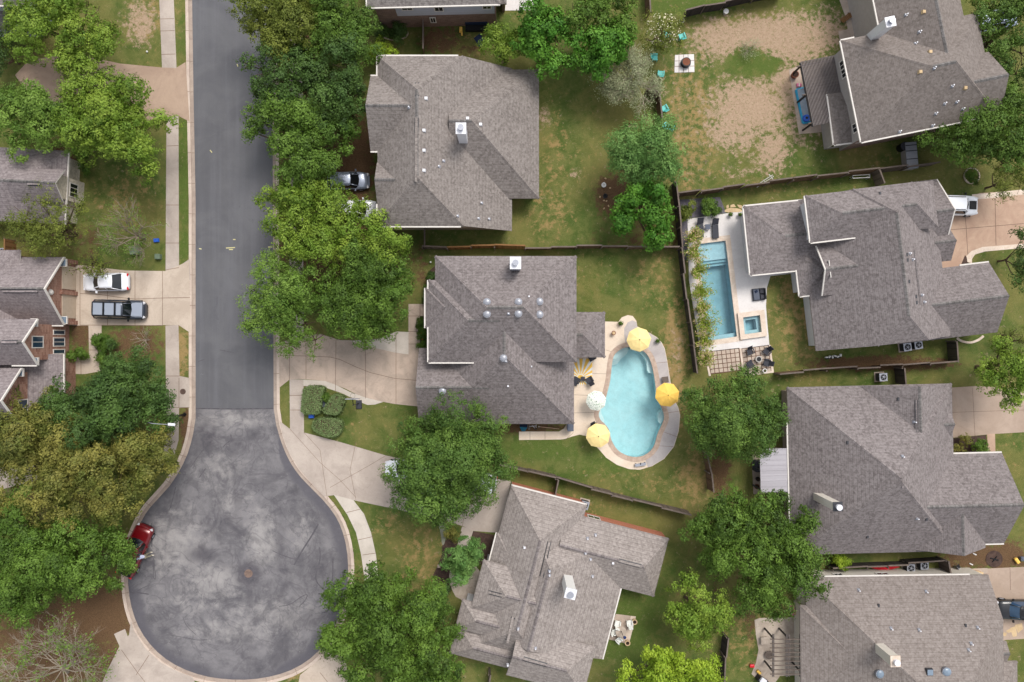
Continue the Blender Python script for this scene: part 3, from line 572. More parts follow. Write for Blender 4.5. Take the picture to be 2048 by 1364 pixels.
def ring(P,t): 
    c=(sum(p[0] for p in P)/4,sum(p[1] for p in P)/4); return [(p[0]+(c[0]-p[0])*t,p[1]+(c[1]-p[1])*t) for p in P]
pool('spa',SPA,.9,'plaster_blue','small square raised spa with pale stone rim at the corner of the rectangular pool','spa',.42,.42,'travertine',.3,'water_blue',[])
sp=[o for o in S.objects if o.name=='spa'][0]
rg_=ring(SPA,.03); ri_=ring(SPA,.42); mb=MB()
for i in range(4):
    a_,b_,c_,d_=rg_[i],rg_[(i+1)%4],ri_[(i+1)%4],ri_[i]; mb.add([(*a_,-.05),(*b_,-.05),(*c_,-.05),(*d_,-.05),(*d_,-.85),(*c_,-.85)],[(3,2,1,0),(4,5,2,3)],0)
mb.build('bench',['plaster_grey'],sp)
# ---------------------------------------------------------------- houses
class Block:
    def __init__(s,ang,L,R_,T,B,inset=.45,zo=0):
        a=R(ang); s.ux=(math.cos(a),math.sin(a)); s.uy=(-math.sin(a),math.cos(a)); s.a=a
        g=lambda e,ax:(lambda p:p[0]*ax[0]+p[1]*ax[1])(W(e[0],e[1],e[2]))
        s.l,s.r,s.t,s.b=g(L,s.ux),g(R_,s.ux),g(T,s.uy),g(B,s.uy)
        if s.r<s.l or s.t<s.b: print('BAD BLOCK',L,R_,T,B)
        s.e={'L':L,'R':R_,'T':T,'B':B}; s.zo=zo; s.inset=inset
        s.pl=[]
        for k in 'BRTL':
            e=s.e[k]
            if len(e)>3 and e[3]>0: s.pl.append((k,e[2]+zo,e[3]))
        s.poly=s.rect(0)
    def rect(s,i,d=None):
        l,r,t,b=s.l+i,s.r-i,s.t-i,s.b+i
        return [s.w(l,b),s.w(r,b),s.w(r,t),s.w(l,t)]
    def w(s,u,v): return (u*s.ux[0]+v*s.uy[0],u*s.ux[1]+v*s.uy[1])
    def uv(s,p): return (p[0]*s.ux[0]+p[1]*s.ux[1],p[0]*s.uy[0]+p[1]*s.uy[1])
    def dist(s,k,p):
        u,v=s.uv(p); return {'L':u-s.l,'R':s.r-u,'T':s.t-v,'B':v-s.b}[k]
    def zp(s,P,p): return P[1]+P[2]*s.dist(P[0],p)
    def z(s,p): return min(s.zp(P,p) for P in s.pl)
    def inside(s,p): return all(s.dist(k,p)>=-1e-6 for k in 'LRTB')
    def facet(s,i):
        P=s.pl[i]; poly=list(s.poly)
        for j,Q in enumerate(s.pl):
            if j==i: continue
            f=lambda p:s.zp(Q,p)-s.zp(P,p)-(1e-9 if j<i else 0); out=[]
            for k in range(len(poly)):
                a,b=poly[k],poly[(k+1)%len(poly)]; fa,fb=f(a),f(b)
                if fa>=0: out.append(a)
                if (fa>=0)!=(fb>=0):
                    t=fa/(fa-fb); out.append((a[0]+(b[0]-a[0])*t,a[1]+(b[1]-a[1])*t))
            poly=out
            if len(poly)<3: return None
        q=[]
        for p in poly:
            if not q or math.hypot(p[0]-q[-1][0],p[1]-q[-1][1])>1e-4: q.append(p)
        if len(q)>1 and math.hypot(q[0][0]-q[-1][0],q[0][1]-q[-1][1])<1e-4: q.pop()
        return [(p[0],p[1],s.zp(P,p)) for p in q] if len(q)>=3 else None
    def profile(s,a,b):
        ts=[0,1]
        for i in range(len(s.pl)):
            for j in range(i):
                f0=s.zp(s.pl[i],a)-s.zp(s.pl[j],a); f1=s.zp(s.pl[i],b)-s.zp(s.pl[j],b)
                if (f0>0)!=(f1>0): ts.append(f0/(f0-f1))
        ts=sorted(set(round(t,6) for t in ts)); out=[]
        for t in ts:
            p=(a[0]+(b[0]-a[0])*t,a[1]+(b[1]-a[1])*t); out.append((p[0],p[1],s.z(p)))
        return out
    def edge(s,k,i=0):
        q=s.rect(i); n='BRTL'.index(k); return q[n],q[(n+1)%4]
class House:
    def __init__(s,label,base,blocks,roofmat,wallmat,gut=None,fascia='trim_grey',wm2=None,zg=0.0):
        s.bl=blocks
        for i,b in enumerate(blocks):
            d=.004*i; b.zo+=d; b.pl=[(k,z+d,sl) for k,z,sl in b.pl]
        bx,by=W(*base); s.root=empty('house',(bx,by,0),0,label,'house')
        mb=MB(); caps=[]
        for b in blocks:
            fs=[b.facet(i) for i in range(len(b.pl))]
            for i,f in enumerate(fs):
                if not f: continue
                k,e,sl=b.pl[i]; c=math.sqrt(1+sl*sl)
                ax=b.ux if k in 'BT' else b.uy
                uv=[(p[0]*ax[0]+p[1]*ax[1],b.dist(k,p)*c+i*.37) for p in f]
                mb.add(f,[tuple(range(len(f)))],0,[uv])
                mb.add([(p[0],p[1],p[2]-.17) for p in f],[tuple(range(len(f)))[::-1]],1)
            for k in 'BRTL':
                pr=b.profile(*b.edge(k))
                for a,c in zip(pr,pr[1:]): mb.add([(a[0],a[1],a[2]-.17),(c[0],c[1],c[2]-.17),c,a],[(0,1,2,3)],1)
            # hip and ridge caps
            for i in range(len(fs)):
                if not fs[i]: continue
                for n in range(len(fs[i])):
                    p,q=Vector(fs[i][n]),Vector(fs[i][(n+1)%len(fs[i])])
                    for j in range(i+1,len(fs)):
                        if fs[j] and abs(b.zp(b.pl[j],p)-p.z)<1e-3 and abs(b.zp(b.pl[j],q)-q.z)<1e-3:
                            d=(q-p); L=d.length
                            if L<.5: continue
                            d.normalize(); sd=Vector((d.y,-d.x,0)); sd.normalize(); sd*=.15
                            lo=lambda v:Vector((v.x,v.y,b.z(v)+.012))
                            nn=max(1,int(L/.3))
                            vs=[]; 
                            for t in range(nn+1):
                                o=p+d*L*t/nn; wv=.02
                                vs+= [lo(o-sd),o+Vector((0,0,.03)),lo(o+sd)]
                            F=[];U=[]
                            for t in range(nn):
                                a=t*3; F+=[(a,a+3,a+4,a+1),(a+1,a+4,a+5,a+2)]; U+=[[(0,t*.2),(0,t*.2+.2),(.2,t*.2+.2),(.2,t*.2)]]*2
                            caps.append((abs(p.z-q.z)<.05,[tuple(v) for v in vs],F,U))
        s.roof=mb.build('roof',[roofmat,fascia],s.root)
        for rg,vs,F,U in caps: MB().add(vs,F,0,U).build('ridge_cap' if rg else 'hip_cap',[('roof_charcoal' if roofmat!='roof_light' else 'roof_mauve') if rg else roofmat],s.roof)
        wb=MB()
        for bi,b in enumerate(blocks):
            for k in 'BRTL':
                a,c=b.edge(k,b.inset); n=1
                pr=b.profile(a,c); d=0
                for p,q in zip(pr,pr[1:]):
                    L=math.hypot(q[0]-p[0],q[1]-p[1])
                    mi=(wm2 or {}).get((bi,k),0)
                    wb.add([(p[0],p[1],zg),(q[0],q[1],zg),(q[0],q[1],q[2]-.18),(p[0],p[1],p[2]-.18)],[(0,1,2,3)],mi,[[(d,0),(d+L,0),(d+L,q[2]),(d,p[2])]]); d+=L
        s.wall=wb.build('wall',[wallmat]+(['brick_red','siding_cream','siding_blue','siding_white','brick_brown','brick_orange'] if wm2 else []),s.root)
        if gut:
            for bi,ks in gut.items():
                for k in ks:
                    g=MB(); b=blocks[bi]; t0,t1=0,1; kk=k
                    if isinstance(k,tuple): kk,t0,t1=k
                    a,c=b.edge(kk); A=(a[0]+(c[0]-a[0])*t0,a[1]+(c[1]-a[1])*t0); C=(a[0]+(c[0]-a[0])*t1,a[1]+(c[1]-a[1])*t1)
                    pr=b.profile(A,C); ox,oy={'L':(-b.ux[0],-b.ux[1]),'R':b.ux,'T':b.uy,'B':(-b.uy[0],-b.uy[1])}[kk]; wv=.13
                    for p,q in zip(pr,pr[1:]):
                        P=[(p[0]+ox*.003,p[1]+oy*.003,p[2]-.015),(q[0]+ox*.003,q[1]+oy*.003,q[2]-.015),(q[0]+ox*wv,q[1]+oy*wv,q[2]-.015),(p[0]+ox*wv,p[1]+oy*wv,p[2]-.015)]
                        lo=[(x,y,z-.14) for x,y,z in P]
                        g.add(P+lo,[(3,2,1,0),(4,5,6,7),(0,1,5,4),(2,3,7,6),(1,2,6,5),(3,0,4,7)],0)
                    g.build('gutter',['trim'],s.root)
        s.n=0
    def rz(s,p): 
        z=[b.z(p) for b in s.bl if b.inside(p)]; return max(z) if z else 3.
    def onroof(s,px,py):
        z=4.
        for _ in range(8): z=s.rz(W(px,py,z))
        x,y=W(px,py,z); return x,y,z
    def chimney(s,px,py,zt,wx,wy,ang,mat,capmat='metal_white',flue=True):
        x,y=W(px,py,zt); zb=s.rz((x,y))-1.2
        mb=MB(); mb.box(x,y,zb,wx,wy,zt-zb,R(ang)); c=mb.build('chimney',[mat],s.roof)
        mb=MB(); mb.box(x,y,zt,wx+.14,wy+.14,.1,R(ang)); mb.build('chimney_cap',[capmat],c)
        if flue: mb=MB(); mb.cyl(x,y,zt+.1,.22,.28,14,0); mb.cyl(x,y,zt+.42,.27,.05,14); mb.build('flue',['metal_grey' if capmat=='metal_white' else 'metal_white'],c)
    def vent(s,px,py,kind='box',sz=.32,mat='metal_white'):
        x,y,z=s.onroof(px,py); mb=MB()
        if kind=='box': mb.box(x,y,z-.12,sz,sz,.28,0,0,.04,.04); nm='roof_vent'
        elif kind=='dome': mb.cyl(x,y,z-.15,sz*1.08,.3,20,1); mb.ball((x,y,z+.14),sz,.14,0,20,5,True); nm='tubular_skylight'
        elif kind=='pipe': mb.cyl(x,y,z-.1,.06,.45,8); mb.box(x,y,z-.1,.3,.3,.16,0,1,.05,.05); nm='vent_pipe'
        elif kind=='solar': mb.box(x,y,z-.1,.62,.62,.3,0,1,.03,.03); mb.box(x,y,z+.2,.5,.5,.03,0,2); nm='solar_fan'
        elif kind=='slot': mb.box(x,y,z-.06,.16,.3,.14,0,1); nm='roof_vent'
        mb.build(nm,[mat,'metal_dark' if kind in('slot','solar') else 'metal_grey','dome_blue'],s.roof,smooth=(kind=='dome'))
    def ridgevent(s,pts,wd=.3):
        q=[s.onroof(*p) for p in pts]; mb=MB()
        a,b=Vector(q[0]),Vector(q[-1]); d=(b-a); L=d.length; d.normalize(); sd=Vector((-d.y,d.x,0)).normalized()*wd/2
        for sg in (-1,1):
            o=sd*sg*1.0; e=sd*.24
            P=[a+o-e,b+o-e,b+o+e,a+o+e]; P=[Vector((v.x,v.y,s.rz((v.x,v.y))+.05)) for v in P]
            mb.add([tuple(v) for v in P],[(0,1,2,3)],1)
        P=[a-sd*.76,b-sd*.76,b+sd*.76,a+sd*.76]; mb.add([(v.x,v.y,s.rz((a.x,a.y)) +.055) for v in P],[(0,1,2,3)],0)
        mb.build('ridge_vent',[s.roof.data.materials[0],'metal_dark'],s.roof)
    def window(s,bi,k,t,z0,wd,ht,gl='glass_dark',frame='trim',mull=1):
        b=s.bl[bi]; a,c=b.edge(k,b.inset); x,y=a[0]+(c[0]-a[0])*t,a[1]+(c[1]-a[1])*t
        ang=math.atan2(c[1]-a[1],c[0]-a[0]); nx,ny=math.sin(ang),-math.cos(ang)
        mb=MB(); f=.09
        T=lambda u,d:(x+math.cos(ang)*u+nx*d,y+math.sin(ang)*u+ny*d)
        def bar(u,z,w_,h_,dd=.07): p=T(u,dd/2-.01); mb.box(p[0],p[1],z,w_,dd,h_,ang)
        bar(-wd/2+f/2,z0,f,ht); bar(wd/2-f/2,z0,f,ht); bar(0,z0,wd-2*f,f,.068); bar(0,z0+ht-f,wd-2*f,f,.068)
        for i in range(mull): bar(-wd/2+wd*(i+1)/(mull+1),z0+f,.05,ht-2*f,.06)
        fr=mb.build('window',[frame],s.root)
        mb=MB(); p=T(0,.012); mb.box(p[0],p[1],z0+.03,wd-.06,.03,ht-.06,ang); mb.build('pane',[gl],fr)
    def panel(s,bi,k,t,z0,wd,ht,mat,name,d=.06):
        b=s.bl[bi]; a,c=b.edge(k,b.inset); x,y=a[0]+(c[0]-a[0])*t,a[1]+(c[1]-a[1])*t
        ang=math.atan2(c[1]-a[1],c[0]-a[0]); nx,ny=math.sin(ang),-math.cos(ang)
        mb=MB(); mb.box(x+nx*d/2,y+ny*d/2,z0,wd,d,ht,ang); return mb.build(name,[mat],s.root)
B_=Block
# 1 house at the top edge, brick below and pale blue siding above
h=House('house cut by the top edge with pale blue upper siding over brown brick',(870,-10),[
  B_(1.5,(734,0,5.8,.6),(1000,0,5.8,.6),(870,-190,5.8,.6),(870,11,5.8,.6)),
  B_(1.5,(1000,0,2.9,.4),(1013,-10,2.9,.4),(1000,-100,2.9,.4),(1004,8,2.9,.4),zo=0)],'roof_grey','brick_brown',{0:['B','L']},'trim_grey')
h.panel(0,'B',.58,2.85,9.35,2.75,'siding_lap','siding_panel',.05)
for t,z0,wd,ht in [(.27,4.2,1.1,.9),(.53,3.8,.9,1.1),(.93,4.0,.9,1.0),(.46,1.3,.6,1.2)]:
    b=h.bl[0]; h.window(0,'B',t,z0,wd,ht)
for o in list(h.root.children):
    if o.name.startswith('window'): o.location.y-=.09
# 2 big two-storey house north of the one with the freeform pool
h2=House('large two-storey house with a brown-grey roof and white boxed chimney near its centre',(900,290),[
  B_(0,(755,280,5.6,.7),(1024,280,2.46,.7),(850,112,5.6,.7),(850,452,5.6,.7)),
  B_(0,(900,250,5.6,0),(1078,250,2.7,.7),(1050,139,2.7,.7),(1050,397,2.7,.7)),
  B_(0,(741,227,5.6,0),(850,227,5.6,0),(770,152,5.6,.7),(770,302,5.6,.7)),
  B_(0,(754,365,5.6,0),(840,365,5.6,0),(770,325,5.6,.7),(770,405,5.6,.7))],'roof_brown','siding_tan',{0:[('B',0,.62),('T',.4,1),('L',0,.16),('L',.42,.56),('L',.87,1)],2:['B','T']},'trim_grey')
h2.chimney(922,257,9.2,.78,.85,0,'metal_white')
for p in [(852,197),(848,261),(848,301),(848,341),(935,237),(961,249)]: h2.vent(*p)
for p in [(887,322),(878,333),(963,406),(915,432),(978,438),(957,437),(833,119),(897,119),(818,215)]: h2.vent(*p,kind='pipe')
h2.ridgevent([(833,235),(833,365)]); h2.ridgevent([(834,165),(834,192)]); 
h2.window(1,'B',.9,1,.8,1)
# 3 central house
h3=House('central dark grey-roofed two-storey house with eight round tubular skylights',(1000,690),[
  B_(0,(870,560,5.6,.7),(1153,600,5.6,.7),(1000,512,5.6,.7),(1000,724,5.6,.7)),
  B_(0,(857,650,5.6,.7),(1000,650,5.6,0),(900,560,5.6,.7),(900,724.4,5.6,.7)),
  B_(0,(851,620,5.5,.7),(960,620,5.5,0),(880,576,5.5,.7),(880,656,5.5,.7)),
  B_(0,(871,760,2.9,.7),(1148,760,2.9,.7),(1000,640,2.9,0),(1000,848,2.9,.7)),
  B_(0,(838,770,2.9,0),(980,770,2.9,0),(870,696,2.9,.7),(870,847.8,2.9,.7)),
  B_(0,(1120,700,2.9,0),(1210,700,2.9,.45),(1180,624,2.9,.45),(1180,715,2.9,.45))],'roof_mauve','siding_tan',{1:['L',('B',0,.75)],2:['L'],4:[]},'trim_brown')
h3.chimney(1031,526,9.0,.85,.95,0,'metal_grey')
for p in [(974,604),(974,628),(1037,604),(1037,627),(1079,603),(1079,629),(1007,716),(885,782)]: h3.vent(*p,kind='dome',sz=.31,mat='dome')
h3.vent(1017,627,'pipe'); h3.vent(1012,722,'pipe'); h3.vent(1016,772,'box',.22); h3.vent(1063,733,'box',.18); h3.vent(1058,593,'box',.2)
# 4 house right of the rectangular pool
A=6.8
h4=House('grey-brown roofed house with white gables beside the rectangular pool and white deck',(1750,550),[
  B_(A,(1620,600,2.9,.7),(1888,560,3.6,.7),(1760,372,5.7,.7),(1760,691,6.0,.7)),
  B_(A,(1616,440,5.6,.6),(1868,380,5.6,.6),(1740,376,5.6,.7),(1663,480,5.6,.7)),
  B_(A-1,(1494,480,2.9,.28),(1700,470,2.9,0),(1545,407,2.9,.28),(1550,545,2.9,.28)),
  B_(A,(1800,420,2.9,0),(1884,415,2.9,0),(1878,384,2.9,.7),(1880,444,2.9,.7)),
  B_(A,(1800,485,2.9,0),(1898,485,2.9,0),(1888,448,2.9,.7),(1893,522,2.9,.7)),
  B_(A,(1790,600,2.9,0),(1986,594,2.9,0),(1950,528,2.9,.7),(1940,671,2.9,.7)),
  B_(A,(1637,520,4.1,0),(1780,520,4.1,0),(1660,488,4.1,.6),(1660,590,4.1,.6)),
  B_(A,(1822,378,2.9,0),(1874,372,2.9,0),(1850,361,2.9,.7),(1850,500,2.9,.7)),
  B_(A,(1597,570,2.9,.5),(1700,560,2.9,0),(1620,500,2.9,.5),(1620,590,2.9,.5))],'roof_mauve','siding_white',{0:[('L',0,.5)],1:['L',('B',0,.35)],2:['L','T',('B',0,.8)],6:['L'],7:['R'],8:['L',('B',0,.3)],5:[('T',0,.3)]},'trim_grey')
for t in (.18,.26,.34): h4.window(0,'L',1-t-.4,.5,1.5,2.0,'glass_green','black')
h4.window(6,'L',.5,4.5,1.6,.9,'glass_blue')
for p in [(1819,507),(1825,519),(1843,590),(1848,604)]: h4.vent(*p,kind='pipe',sz=.3)
for p in [(1814,509),(1815,520),(1818,563),(1832,593),(1833,605),(1760,387)]: h4.vent(*p,kind='slot')
h4.ridgevent([(1829,500),(1841,610)],.18)
# 5 house below it
A=1.4
h5=House('broad grey-roofed house with a tall cream chimney and metal-roofed patio on its left',(1760,930),[
  B_(A,(1577,900,2.9,.7),(1908,950,2.9,.7),(1650,773,2.9,.7),(1750,1106,2.9,.7)),
  B_(A,(1719,820,2.9,.7),(1897,840,2.9,.7),(1860,768,2.9,0),(1850,1000,2.9,.7)),
  B_(A,(1850,845,2.9,0),(1898,846,2.9,0),(1885,812,2.9,.6),(1885,882,2.9,.6)),
  B_(A,(1800,997,2.9,0),(2006,1000,2.9,.0),(1950,907,2.9,.7),(1985,1087,2.9,.7)),
  B_(A,(1822,1050,2.9,.7),(1971,1092,2.9,.7),(1900,1000,2.9,0),(1900,1097,2.9,0))],'roof_mauve','brick_tan',{1:['R'],3:['T',('B',.8,1)],0:[('L',.2,.9)]},'trim_grey',{(3,'T'):6})
h5.chimney(1675,1013,8.6,.7,.68,2,'siding_cream','metal_dark')
for p in [(1805,913),(1829,844),(1834,1037)]: h5.vent(*p,kind='pipe')
for p in [(1735,1073),(1853,1038),(1796,798),(1695,885)]: h5.vent(*p,kind='slot')
h5.ridgevent([(1832,800),(1834,865)],.16); h5.ridgevent([(1803,945),(1804,975)],.16)
# 6 bottom right house
A=.8
h6=House('house in the bottom right corner with blue round skylights and a pale chimney',(1800,1300),[
  B_(A,(1613,1300,2.9,.6),(2006,1215,5.0,.6),(1800,1152,2.9,.6),(1800,1545,2.9,.6),inset=.15),
  B_(A,(1600,1240,2.9,.5),(1800,1240,2.9,0),(1640,1210,2.9,.5),(1640,1400,2.9,.5),zo=0),
  B_(A,(1930,1303,2.9,0),(2013,1303,2.9,0),(1980,1283,2.9,.55),(1980,1325,2.9,.55)),
  B_(A,(1850,1380,2.9,0),(2035,1364,2.9,.6),(1980,1323,2.9,.6),(1980,1500,2.9,.6))],'roof_taupe','siding_cream',{0:[('L',.55,1),('R',0,.3),('T',.1,.9)]},'trim_grey')
h6.chimney(1790,1322,8.8,.75,.85,2,'siding_cream','travertine')
h6.vent(1759,1347,'dome',.36,'dome_blue'); h6.vent(1892,1343,'dome',.38,'dome_blue'); h6.vent(1858,1343,'solar')
for p in [(1717,1180),(1852,1183),(1782,1257),(1838,1260),(1942,1287),(1937,1300),(1955,1255)]: h6.vent(*p,kind='pipe')
for p in [(1757,1211),(1931,1251)]: h6.vent(*p,kind='slot')
h6.window(0,'T',.8,1.4,.9,1.0); h6.window(0,'T',.55,1.4,1.2,1.0)
# 7 bottom centre house
A=-14.5
h7=House('bottom centre house with a light roof of many small gables and white chimney',(1110,1180),[
  B_(A,(1003,1045,2.9,.7),(1170,1025,2.9,.7),(1095,990,2.9,.7),(1050,1325,2.9,.7),inset=.12),
  B_(A,(1030,1200,3.6,.9),(1226,1235,2.9,.36),(1180,1060,2.9,.7),(1180,1312,2.9,0)),
  B_(A,(1110,1110,2.9,0),(1324,1130,2.9,.8),(1250,1054,2.9,.55),(1275,1185,2.9,.55),inset=.12),
  B_(A,(1020,1320,4.1,0),(1184,1325,4.1,.6),(1120,1275,4.1,.6),(1090,1370,4.1,.6)),
  B_(A,(955,1165,3.9,.5),(1080,1170,3.9,0),(1000,1128,3.9,.6),(965,1222,3.9,.6)),
  B_(A,(918,1225,3.6,.5),(1040,1250,3.6,0),(950,1205,3.6,.6),(935,1262,3.6,.6)),
  B_(A,(906,1280,2.9,.5),(1080,1300,2.9,.6),(930,1248,2.9,.6),(960,1322,2.9,.7)),
  B_(A,(985,1100,2.9,.6),(1060,1110,2.9,0),(1010,1070,2.9,.6),(985,1135,2.9,.6))],'roof_light','siding_white',{1:['R'],0:[('T',0,1),('L',.6,1)],7:['L']},'trim_grey',{(0,'T'):6,(2,'T'):6,(1,'T'):6})
h7.chimney(1141,1187,8.9,.85,.78,-14,'vinyl_white','metal_white')
for p in [(1049,1095),(1226,1126),(1016,1330)]: h7.vent(*p,'box',.26)
for p in [(1191,1070),(1171,1106),(1181,1118),(1185,1152),(1099,1142),(1099,1150),(1175,1077),(1036,1257),(1071,1296)]: h7.vent(*p,kind='pipe')
h7.ridgevent([(1099,1082),(1083,1153)]); h7.ridgevent([(1237,1121),(1283,1133)]); h7.ridgevent([(1026,1234),(1015,1280)]); h7.ridgevent([(1047,1317),(1094,1331)]); h7.ridgevent([(977,1184),(1004,1191)])
h7.window(2,'T',.72,1.0,1.3,1.3,'glass_green')
# 8 top right house
A=11.5
h8=House('large brown-roofed house with pale walls and tall chimney in the top right corner',(1830,160),[
  B_(A,(1703,185,5.6,.62),(1983,170,5.6,.7),(1712,75,5.6,.72),(1840,260,5.6,.75)),
  B_(A,(1752,20,5.6,.7),(1925,20,5.6,.7),(1830,-190,5.6,.7),(1840,138,5.6,0)),
  B_(A,(1830,70,5.6,0),(1957,75,5.6,.6),(1925,38,5.6,.6),(1938,122,5.6,.0)),
  B_(A,(1913,150,5.6,0),(1990,168,5.6,0),(1975,104,5.6,.7),(1950,236,5.6,.7)),
  B_(A-4,(1660,225,2.9,.3),(1720,220,2.9,0),(1680,185,2.9,.3),(1700,285,2.9,.3),inset=.2)],'roof_warm','siding_grey',{0:['L','B',('T',.9,1)],1:['L'],2:['R','T'],4:['L','B']},'trim_grey',{(0,'B'):5})
h8.chimney(1780,44,9.0,.75,.75,12,'siding_white','metal_white')
for p in [(1847,24),(1840,144),(1930,176),(1860,104)]: h8.vent(*p,'box',.34,'flagstone')
for p in [(1868,136),(1812,30),(1839,64),(1904,172),(1889,207),(1871,227),(1925,218),(1913,204),(1865,251),(1799,263),(1831,87)]: h8.vent(*p,kind='pipe')
for t,z0,wd,ht in [(.16,3.6,.9,1.4),(.25,3.6,.9,1.4),(.86,3.6,.9,1.5)]: h8.window(0,'L',t if t<.5 else t,z0,wd,ht)
h8.window(4,'L',.3,.8,1.6,1.4); h8.window(4,'B',.25,.8,1.2,1.4)
# left houses
hl=House('brick house on the left edge with two white-trimmed gables and double garage',(40,650),[
  B_(0,(-260,600,3,.0),(126,582,3,0),(60,514,3,.93),(60,650,3,.93)),
  B_(0,(-260,700,6,.0),(73,684,6,0),(40,638,6,1.),(40,730,6,1.)),
  B_(0,(-260,760,6,0),(41,797,6,0),(20,736,6,1.),(20,858,6,1.)),
  B_(0,(-20,750,3.0,0),(126,742,3.0,.5),(80,708,3,0),(80,812,3,0)),
  B_(0,(-260,620,3.4,.6),(40,600,3.4,.7),(0,500,3.4,.6),(0,740,3.4,.6))],'roof_left','brick_red',{0:[('B',.93,1),('T',.96,1)],1:[('B',.85,1),('T',.93,1)],2:[('T',.8,1)],3:['R']},'trim')
hl.panel(0,'R',.25,.1,2.3,2.35,'garage_beige','garage_door'); hl.panel(0,'R',.75,.1,2.3,2.35,'garage_beige','garage_door')
hl.window(1,'R',.5,4.3,1.15,1.7,'glass_blue'); hl.window(1,'R',.5,.9,.9,1.9,'glass_blue','trim',1); hl.window(1,'R',.22,.9,.5,1.9,'glass_blue','trim',0); hl.window(1,'R',.78,.9,.5,1.9,'glass_blue','trim',0); hl.window(2,'R',.3,4.3,1.6,1.4,'glass_blue')
for b,k in ((0,'R'),(1,'R'),(2,'R')):
    bl=hl.bl[b]; pr=bl.profile(*bl.edge(k)); mb=MB()
    for p,q in zip(pr,pr[1:]):
        mb.add([(p[0]+.01,p[1],p[2]+.02),(q[0]+.01,q[1],q[2]+.02),(q[0]+.14,q[1],q[2]+.02),(p[0]+.14,p[1],p[2]+.02),(p[0]+.14,p[1],p[2]-.2),(q[0]+.14,q[1],q[2]-.2)],[(3,2,1,0),(4,5,2,3)],0)
    mb.build('rake_board',['trim'],hl.root)
for px,py,zz_ in ((127,525,2.95),(128,640,2.95),(68,645,5.9),(70,723,5.9),(40,745,5.9)):
    x,y=W(px,py,zz_); mb=MB(); mb.box(x-.1,y,zz_-.3,.62,.75,.2); mb.box(x-.1,y,zz_-.1,.5,.63,.1,0,1,.05,.05); mb.build('eave_return',['trim','dome_blue'],hl.root)
for py in (523,586,645):
    x,y=W(144,py,1.3); mb=MB(); mb.box(hl.bl[0].r-.4,y,.05,.35,.4,2.75); mb.build('brick_pier',['brick_red'],hl.root)
hl.ridgevent([(5,582),(75,582)]); hl.ridgevent([(2,684),(34,684)])
x,y=W(103,584,4.6); mb=MB(); mb.ball((hl.bl[0].r-.42,y,4.3),.3,.3,0,12,6); mb.build('round_vent',['trim'],hl.root)
hm=House('house on the left edge with a grey roof and a cream stone gable',(40,380),[
  B_(-3,(-330,360,3.,.6),(133,360,3.,.6),(50,297,3.0,.6),(40,444,3.0,.6)),
  B_(-3,(30,370,4.2,0),(128,372,4.2,0),(110,338,4.2,.9),(110,404,4.2,.9))],'roof_left','stone_cream',{0:['R'],1:[]},'trim')
hm.window(1,'R',.5,1.2,1.4,1.4,'glass_dark','trim',2); hm.ridgevent([(55,367),(80,367)])
ht=House('pale blue two-storey house cut by the top left corner',(20,-10),[B_(0,(-200,0,5.8,.6),(46,0,5.8,.6),(0,-200,5.8,.6),(20,10,5.8,.6)),B_(0,(-200,30,3,.4),(60,30,3,.4),(20,-20,3,.4),(20,58,3,.4))],'roof_grey','siding_blue',{0:['R','B']},'trim')
# small slate shed roof leaning on the central house
r=empty('storage_cabinet',(*W(1140,858),.12),0,'grey storage cabinet at the lower right corner of the central house','cabinet')
mb=MB(); x,y=W(1139,851); mb.box(x,y,.14,.55,.75,1.3); mb.build('body',['slate'],r); mb=MB(); mb.box(x,y,1.44,.62,.82,.07); mb.build('lid',['slate'],r)
# metal patio roof
r=empty('patio_cover',(*W(1550,940),.12),0,'flat pale metal patio cover left of the broad grey-roofed house','patio cover')
x,y=W(1551,941,2.85); mb=MB(); mb.box(x,y,2.72,2.9,4.2,.1,R(1.4)); 
for i in range(9): mb.box(x,y-2.0+i*.5,2.82,2.88,.05,.03,R(1.4))
mb.build('roof_sheet',['seam_metal'],r)
for dx,dy in ((-1.3,-1.9),(-1.3,1.9),(-1.3,0)): mb=MB(); mb.box(x+dx,y+dy,.12,.12,.12,2.6); mb.build('post',['metal_dark'],r)
